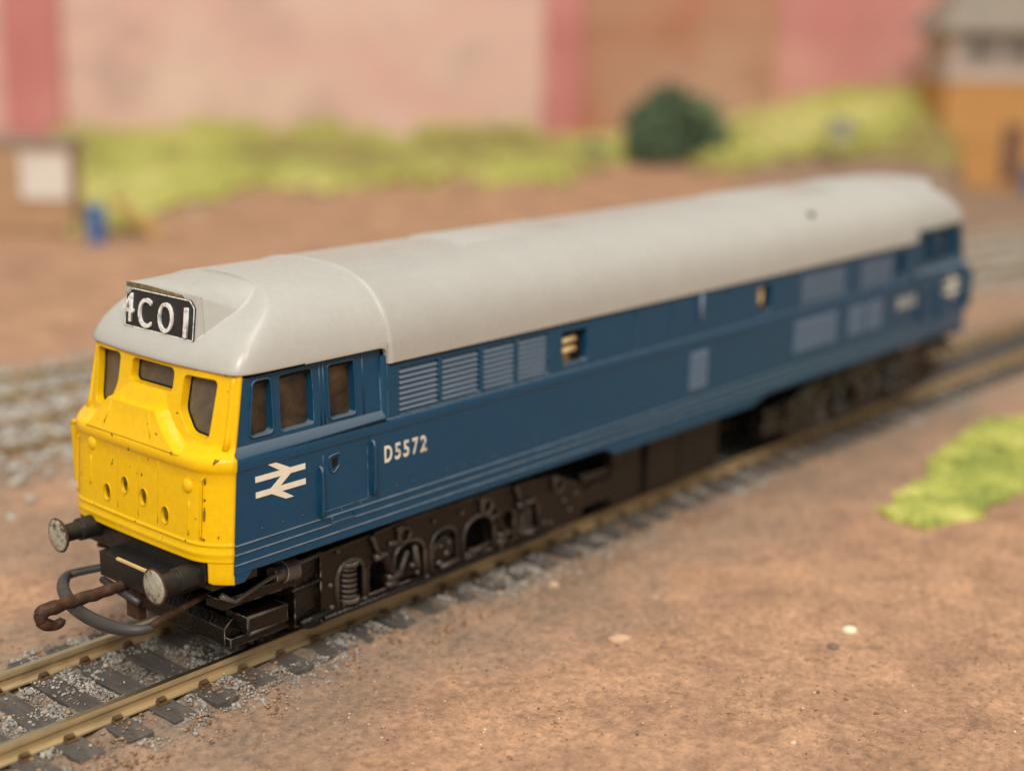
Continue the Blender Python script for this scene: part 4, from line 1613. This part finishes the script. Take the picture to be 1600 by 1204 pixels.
# --- buffer beam, buffers, coupling
def front_gear():
    beam = MB()
    beam.box(-0.12, 0.6, -1.44, 1.44, 1.29, 1.72)
    beam.box(-0.19, -0.12, -1.40, 1.40, 1.42, 1.70)
    end_part(beam.build('buffer_beam', M['black'], loco))
    for y, z in ((-1.17, 1.475), (1.01, 1.60)):
        sh = MB().tube([(-0.10, y, z), (-0.14, y, z), (-0.15, y, z), (-0.48, y, z), (-0.49, y, z), (-0.74, y, z)], [.19, .19, .165, .155, .125, .12], 20)
        b = sh.build('buffer', M['black'], loco, angle=40)
        hd = MB()
        hd.tube([(-0.72, y, z), (-0.755, y, z), (-0.785, y, z), (-0.800, y, z), (-0.808, y, z)], [.12, .215, .240, .232, .17], 24)
        hd.build('buffer_rim', M['rust'], b, angle=50)
        MB().tube([(-0.800, y, z), (-0.812, y, z), (-0.822, y, z)], [.226, .195, .05], 24).build('buffer_head', M['buffer_face'], b, smooth=True)
        end_part(b)
    # coupling block with a rubbed brassy edge
    cb = MB().box(-0.50, 0.5, -0.86, 0.50, 1.10, 1.44).build('coupling_block', M['black'], loco)
    end_part(cb)
    MB().box(-0.508, -0.47, -0.55, 0.10, 1.415, 1.446).build('worn_edge', M['cream'], cb)
    # tension-lock loop: flat bar bent round
    Z = 0.92
    pts = [(0.25, .62, 1.12), (-0.1, .78, 1.05), (-0.50, 1.20, Z), (-0.70, 1.08, Z), (-0.86, 0.86, Z), (-1.02, 0.50, Z), (-1.14, 0.10, Z), (-1.18, -0.35, Z), (-1.12, -0.75, Z - 0.01), (-0.98, -1.02, Z - 0.01), (-0.80, -1.12, Z)]
    lp = MB()
    q4 = smooth([(*p, r) for p, r in zip(pts, [0.05, 0.055, 0.06, 0.075, 0.085, 0.09, 0.09, 0.09, 0.085, 0.07, 0.05])])
    lp.tube([p[:3] for p in q4], [p[3] for p in q4], 12)
    cpl = lp.build('coupling', M['coupling'], loco, smooth=True)
    MB().tube([(-0.84, -1.12, Z + 0.03), (-0.70, -1.10, Z + 0.06), (-0.2, -1.02, Z + 0.09), (0.3, -0.95, Z + 0.14)], [0.045, 0.05, 0.045, 0.04], 8).build('side_rod', M['rust'], cpl, smooth=True)
    # cross bar and inner web
    MB().tube([(-0.45, 0.55, 1.0), (-0.46, 0.10, 0.96), (-0.48, -0.35, 0.93)], [0.05, 0.06, 0.05], 8).build('cross_bar', M['coupling'], cpl, smooth=True)
    # hook
    hk = MB()
    hp = [(0.1, 1.06, 0.07), (-0.35, 1.07, 0.08), (-0.9, 1.07, 0.085), (-1.35, 1.075, 0.09), (-1.62, 1.07, 0.10), (-1.69, 1.03, 0.09), (-1.68, 0.95, 0.085), (-1.62, 0.88, 0.08), (-1.52, 0.835, 0.075), (-1.42, 0.85, 0.065), (-1.38, 0.89, 0.045)]
    hp = smooth(hp)
    hk.tube([(x, 0.02 + 0.008 * math.sin(9 * x), z + 0.006 * math.sin(23 * x)) for x, z, _ in hp], [r * 0.85 * (1 + 0.07 * math.sin(31 * x + 9 * z)) for x, z, r in hp], 10, ry=1.15)
    hk.build('hook', M['rust'], cpl, smooth=True)
    MB().box(-0.42, -0.30, -0.22, 0.05, 0.62, 1.08).build('hook_plate', M['rust'], cpl)
    end_part(cpl)


front_gear()

# --- underframe tank
def tank():
    t = MB()
    t.box(8.35, 11.75, -1.22, 1.22, 0.25, 1.56)
    o = t.build('fuel_tank', M['tank'], loco)
    for s in (-1, 1):
        for x0, x1 in ((8.38, 9.15), (9.45, 10.4), (10.45, 11.7)):
            MB().box(x0, x1, s * 1.22, s * 1.30, 0.27, 1.42).build('tank_panel', M['tank'], o)
    MB().box(0.3, L - 0.3, -0.95, 0.95, 1.2, 1.56).build('chassis', M['void'], loco)


tank()

# --- bogies
def bogie(cx, fl):
    """built along +x from the outer end; fl = -1 turns it round"""
    root = empty('bogie')
    root.parent = loco
    X = lambda a: cx + fl * (a - 4.1)

    def B(mb, name, mat, par=root, **k):
        mb.v = [(X(p[0]), p[1], p[2]) for p in mb.v]
        out = None
        for q in pieces(mb):
            out = q.build(name, mat, root, **k)
        return out
    for s in (-1, 1):
        Y = -1.36
        Pn = lambda a, b, d: (a, s * (1.36 + d), b)
        outer = [(1.70, 0.27), (6.55, 0.27), (7.45, 0.34), (7.45, 0.92), (7.15, 1.04), (6.7, 1.23), (5.4, 1.32), (4.3, 1.34), (3.4, 1.345), (2.6, 1.295), (1.70, 1.27)]
        arch = lambda x0, x1, z0, z1: [(x0, z0), (x1, z0)] + [((x0 + x1) / 2 + (x1 - x0) / 2 * math.cos(q), z1 - (x1 - x0) / 2 * 0.75 + (x1 - x0) / 2 * 0.75 * math.sin(q)) for q in np.linspace(0, PI, 9)]
        holes = [arch(2.0, 2.50, 0.40, 1.04), arch(2.60, 2.98, 0.42, 0.92), arch(3.08, 3.72, 0.40, 1.02), arch(3.86, 4.40, 0.40, 1.02), arch(4.55, 5.25, 0.40, 1.02), arch(5.42, 5.72, 0.40, 0.92), arch(5.82, 6.3, 0.42, 1.0)]
        B(MB().plate(outer, holes, Pn, 0.06, -0.06), 'bogie_frame', M['weathered'])
        # raised rims round the arches and a top flange
        rm = MB()
        for h in (holes[0], holes[2], holes[3], holes[4]):
            rm.tube([Pn(a, b, 0.06) for a, b in h[1:] + h[:1]], 0.038, 6)
        top = outer[4:]
        B(rm, 'arch_rim', M['flange'], smooth=True)
        fl_ = MB()
        fl_.tube([Pn(a, b, 0.03) for a, b in top], 0.05, 6, ry=0.5)
        B(fl_, 'top_flange', M['flange'], smooth=True)
        B(MB().tube([Pn(1.75, 0.315, 0.06), Pn(4.0, 0.305, 0.065), Pn(6.5, 0.31, 0.06)], 0.045, 6), 'lower_rib', M['weathered'], smooth=True)
        # coil springs
        for x, z0, z1 in ((2.25, 0.48, 0.96), (6.04, 0.50, 0.94)):
            pts = []
            for i in range(73):
                q = i / 72
                pts.append(Pn(x + 0.125 * math.cos(q * 12 * PI), z0 + (z1 - z0) * q, 0.0 + 0.09 * math.sin(q * 12 * PI)))
            spg = B(MB().tube(pts, 0.026, 6), 'spring', M['flange'], smooth=True)
            cap = MB()
            for z in (z0 - 0.03, z1 + 0.03):
                cap.tube([Pn(x, z - 0.025, 0.01), Pn(x, z + 0.025, 0.01)], 0.155, 14)
            B(cap, 'spring_seat', M['silverish'], spg, angle=40)
        # brake cylinders, hangers
        for x, sg in ((2.62, 1), (5.70, 1)):
            hanger = MB()
            hanger.tube([Pn(x, 1.31, 0.09), Pn(x + 0.03, 1.24, 0.10), Pn(x + 0.15, 0.96, 0.10)], [0.055, 0.042, 0.042], 8)
            hanger.tube([Pn(x + 0.06, 0.95, 0.09), Pn(x + 0.25, 0.955, 0.09)], 0.055, 8)
            B(hanger, 'brake_hanger', M['silverish'], smooth=True)
        for x in (2.86, 5.25):
            cyl = MB()
            cyl.tube([Pn(x, 0.96, 0.06), Pn(x + 0.16, 0.62, 0.08)], 0.085, 10)
            cy_ = B(cyl, 'brake_cylinder', M['weathered'], angle=40)
            nut = MB()
            nut.tube([Pn(x + 0.06, 0.575, 0.09), Pn(x + 0.31, 0.585, 0.09)], 0.065, 8)
            nut.tube([Pn(x + 0.05, 0.47, 0.09), Pn(x + 0.22, 0.475, 0.09)], 0.055, 8)
            B(nut, 'cylinder_nut', M['silverish'], cy_, smooth=True)
        # ring bosses on the top edge
        for x, z in ((3.28, 1.14), (5.05, 1.13), (6.78, 1.06)):
            rg = MB()
            rg.tube([Pn(x + 0.115 * math.cos(q), z + 0.115 * math.sin(q), 0.09) for q in np.linspace(0, 2 * PI, 15)[:-1]], 0.034, 7, closed=True)
            B(rg, 'ring_boss', M['flange'], smooth=True)
            B(MB().tube([Pn(x - 0.16, z + 0.11, 0.07), Pn(x - 0.04, z + 0.16, 0.08)], 0.05, 7), 'lug', M['silverish'], smooth=True)
        # centre axle box in the middle arch, with nuts
        ab = MB()
        ab.tube([Pn(4.13, 0.66, -0.04), Pn(4.13, 0.66, 0.06), Pn(4.13, 0.66, 0.09)], [0.22, 0.22, 0.15], 16)
        ax = B(ab, 'axle_box', M['weathered'], angle=40)
        nb = MB()
        for a, b, r in ((4.02, 0.76, 0.04), (4.2, 0.78, 0.045), (4.15, 0.62, 0.06), (4.0, 0.5, 0.05), (4.2, 0.42, 0.05), (4.32, 0.45, 0.04)):
            nb.tube([Pn(a, b, 0.05), Pn(a, b, 0.12)], [r, r * 0.7], 8)
        nb.tube([Pn(4.02, 0.43, 0.1), Pn(4.4, 0.46, 0.1)], 0.04, 7)
        B(nb, 'axle_box_nut', M['silverish'], ax, smooth=True)
        # small bolts spread over the frame
        bl = MB()
        for a, b in ((2.5, 0.40), (3.45, 0.62), (3.55, 0.48), (3.75, 0.36), (1.86, 0.78), (1.88, 0.45), (4.72, 0.5), (5.4, 0.36), (6.45, 0.5), (6.6, 0.46), (6.95, 0.75), (7.1, 0.55), (7.25, 0.8), (2.0, 1.24), (3.9, 1.18), (4.5, 1.16)):
            bl.tube([Pn(a, b, 0.05), Pn(a, b, 0.105)], [0.045, 0.03], 7)
        ob = B(bl, 'bolt', M['silverish'], smooth=True)
        # levers inside the openings
        lv = MB()
        lv.tube([Pn(3.2, 0.4, 0.0), Pn(3.4, 0.85, 0.02)], 0.04, 6)
        lv.tube([Pn(3.55, 0.9, 0.02), Pn(3.6, 0.5, 0.04)], 0.05, 6)
        lv.tube([Pn(4.6, 0.42, 0.02), Pn(5.2, 0.48, 0.02)], 0.045, 6)
        lv.tube([Pn(2.98, 1.07, 0.06), Pn(3.2, 1.05, 0.07)], 0.05, 6)
        B(lv, 'brake_lever', M['flange'], smooth=True)
        # outer end: foot plate, sand gear, step box
        ef = MB()
        ef.tube([Pn(0.05, 1.16, 0.02), Pn(0.24, 1.03, 0.06), Pn(0.74, 1.17, 0.06), Pn(1.0, 1.22, 0.05)], [0.05, 0.035, 0.035, 0.045], 7)
        ef.tube([Pn(1.22, 1.24, 0.02), Pn(1.42, 1.25, 0.03), Pn(1.72, 1.275, 0.03)], [0.05, 0.035, 0.04], 7)
        B(ef, 'foot_plate_edge', M['silverish'], smooth=True)
        sd = MB()
        sd.tube([Pn(0.92, 1.17, -0.02), Pn(1.08, 1.18, -0.02)], 0.12, 12)
        sd.tube([Pn(1.08, 1.18, -0.02), Pn(1.30, 1.16, -0.02)], 0.16, 12)
        B(sd, 'sand_pot', M['silverish'], angle=40)
        fp = MB()
        fp.box(0.10, 1.66, s * 1.0, s * 1.33, 0.92, 1.06)
        fp.box(1.30, 1.70, s * 1.12, s * 1.34, 0.30, 1.22)
        fp.box(0.30, 1.9, s * 1.04, s * 1.22, 0.29, 0.42)
        B(fp, 'end_frame', M['weathered'])
        sb = MB()
        sb.prism([(0.44, 0.50), (1.12, 0.50), (1.12, 0.72), (0.44, 0.74)], Pn, -0.42, 0.045)
        bx = B(sb, 'step_box', M['weathered'])
        eg = MB()
        eg.tube([Pn(0.455, 0.505, 0.045), Pn(0.45, 0.735, 0.045), Pn(1.12, 0.72, 0.045)], [0.03, 0.032, 0.018], 6)
        eg.tube([Pn(0.455, 0.505, 0.045), Pn(0.9, 0.50, 0.045)], [0.03, 0.01], 6)
        B(eg, 'step_edge', M['silverish'], bx, smooth=True)
        gd = MB()
        gd.tube([Pn(1.72, 0.92, 0.05), Pn(1.45, 0.86, 0.0), Pn(1.25, 0.84, -0.02)], 0.035, 6)
        gd.tube([Pn(1.35, 0.35, 0.03), Pn(1.78, 0.40, 0.05)], 0.06, 6)
        B(gd, 'guard_iron', M['weathered'], smooth=True)
        # inner end bracket
        ie = MB()
        ie.box(7.3, 8.25, s * 1.1, s * 1.38, 0.48, 0.80)
        ie.box(7.45, 8.2, s * 1.16, s * 1.36, 0.86, 1.02)
        ie.tube([Pn(7.38, 1.0, 0.03), Pn(7.52, 1.03, 0.04)], 0.11, 9)
        B(ie, 'end_bracket', M['weathered'])
        # wheels
        for x in (1.95, 4.13, 6.3):
            wh = MB()
            wh.tube([(x, s * 0.80, 0.62), (x, s * 0.83, 0.62), (x, s * 0.84, 0.62), (x, s * 1.02, 0.62)], [0.70, 0.70, 0.63, 0.615], 28)
            B(wh, 'wheel', M['black'], angle=40)
    eb = MB()
    eb.prism([(0.28, 0.29), (0.28, 0.54), (0.40, 0.64), (1.5, 0.64), (1.5, 0.29)], lambda a, b, d: (a, d, b), -1.12, 1.12)
    B(eb, 'end_beam', M['weathered'])
    B(MB().box(1.2, 7.2, -0.78, 0.78, 0.30, 1.25), 'motor_block', M['void'])
    return root


bogie(4.1, 1)
bogie(L - 4.1, -1)

# --- repeat the end parts at the rear end, turned half round
for o in list(ENDS):
    c = copy_tree(o, loco)
    c.location = (L, 0, 0)
    c.rotation_euler = (0, 0, PI)
    if 'front' in c.name:
        c.name = 'rear_panel'
    if o.data and o.data.materials and o.data.materials[0] == M['yellow']:
        for q in [c] + list(c.children):
            q.data = q.data.copy()
            q.data.materials.clear()
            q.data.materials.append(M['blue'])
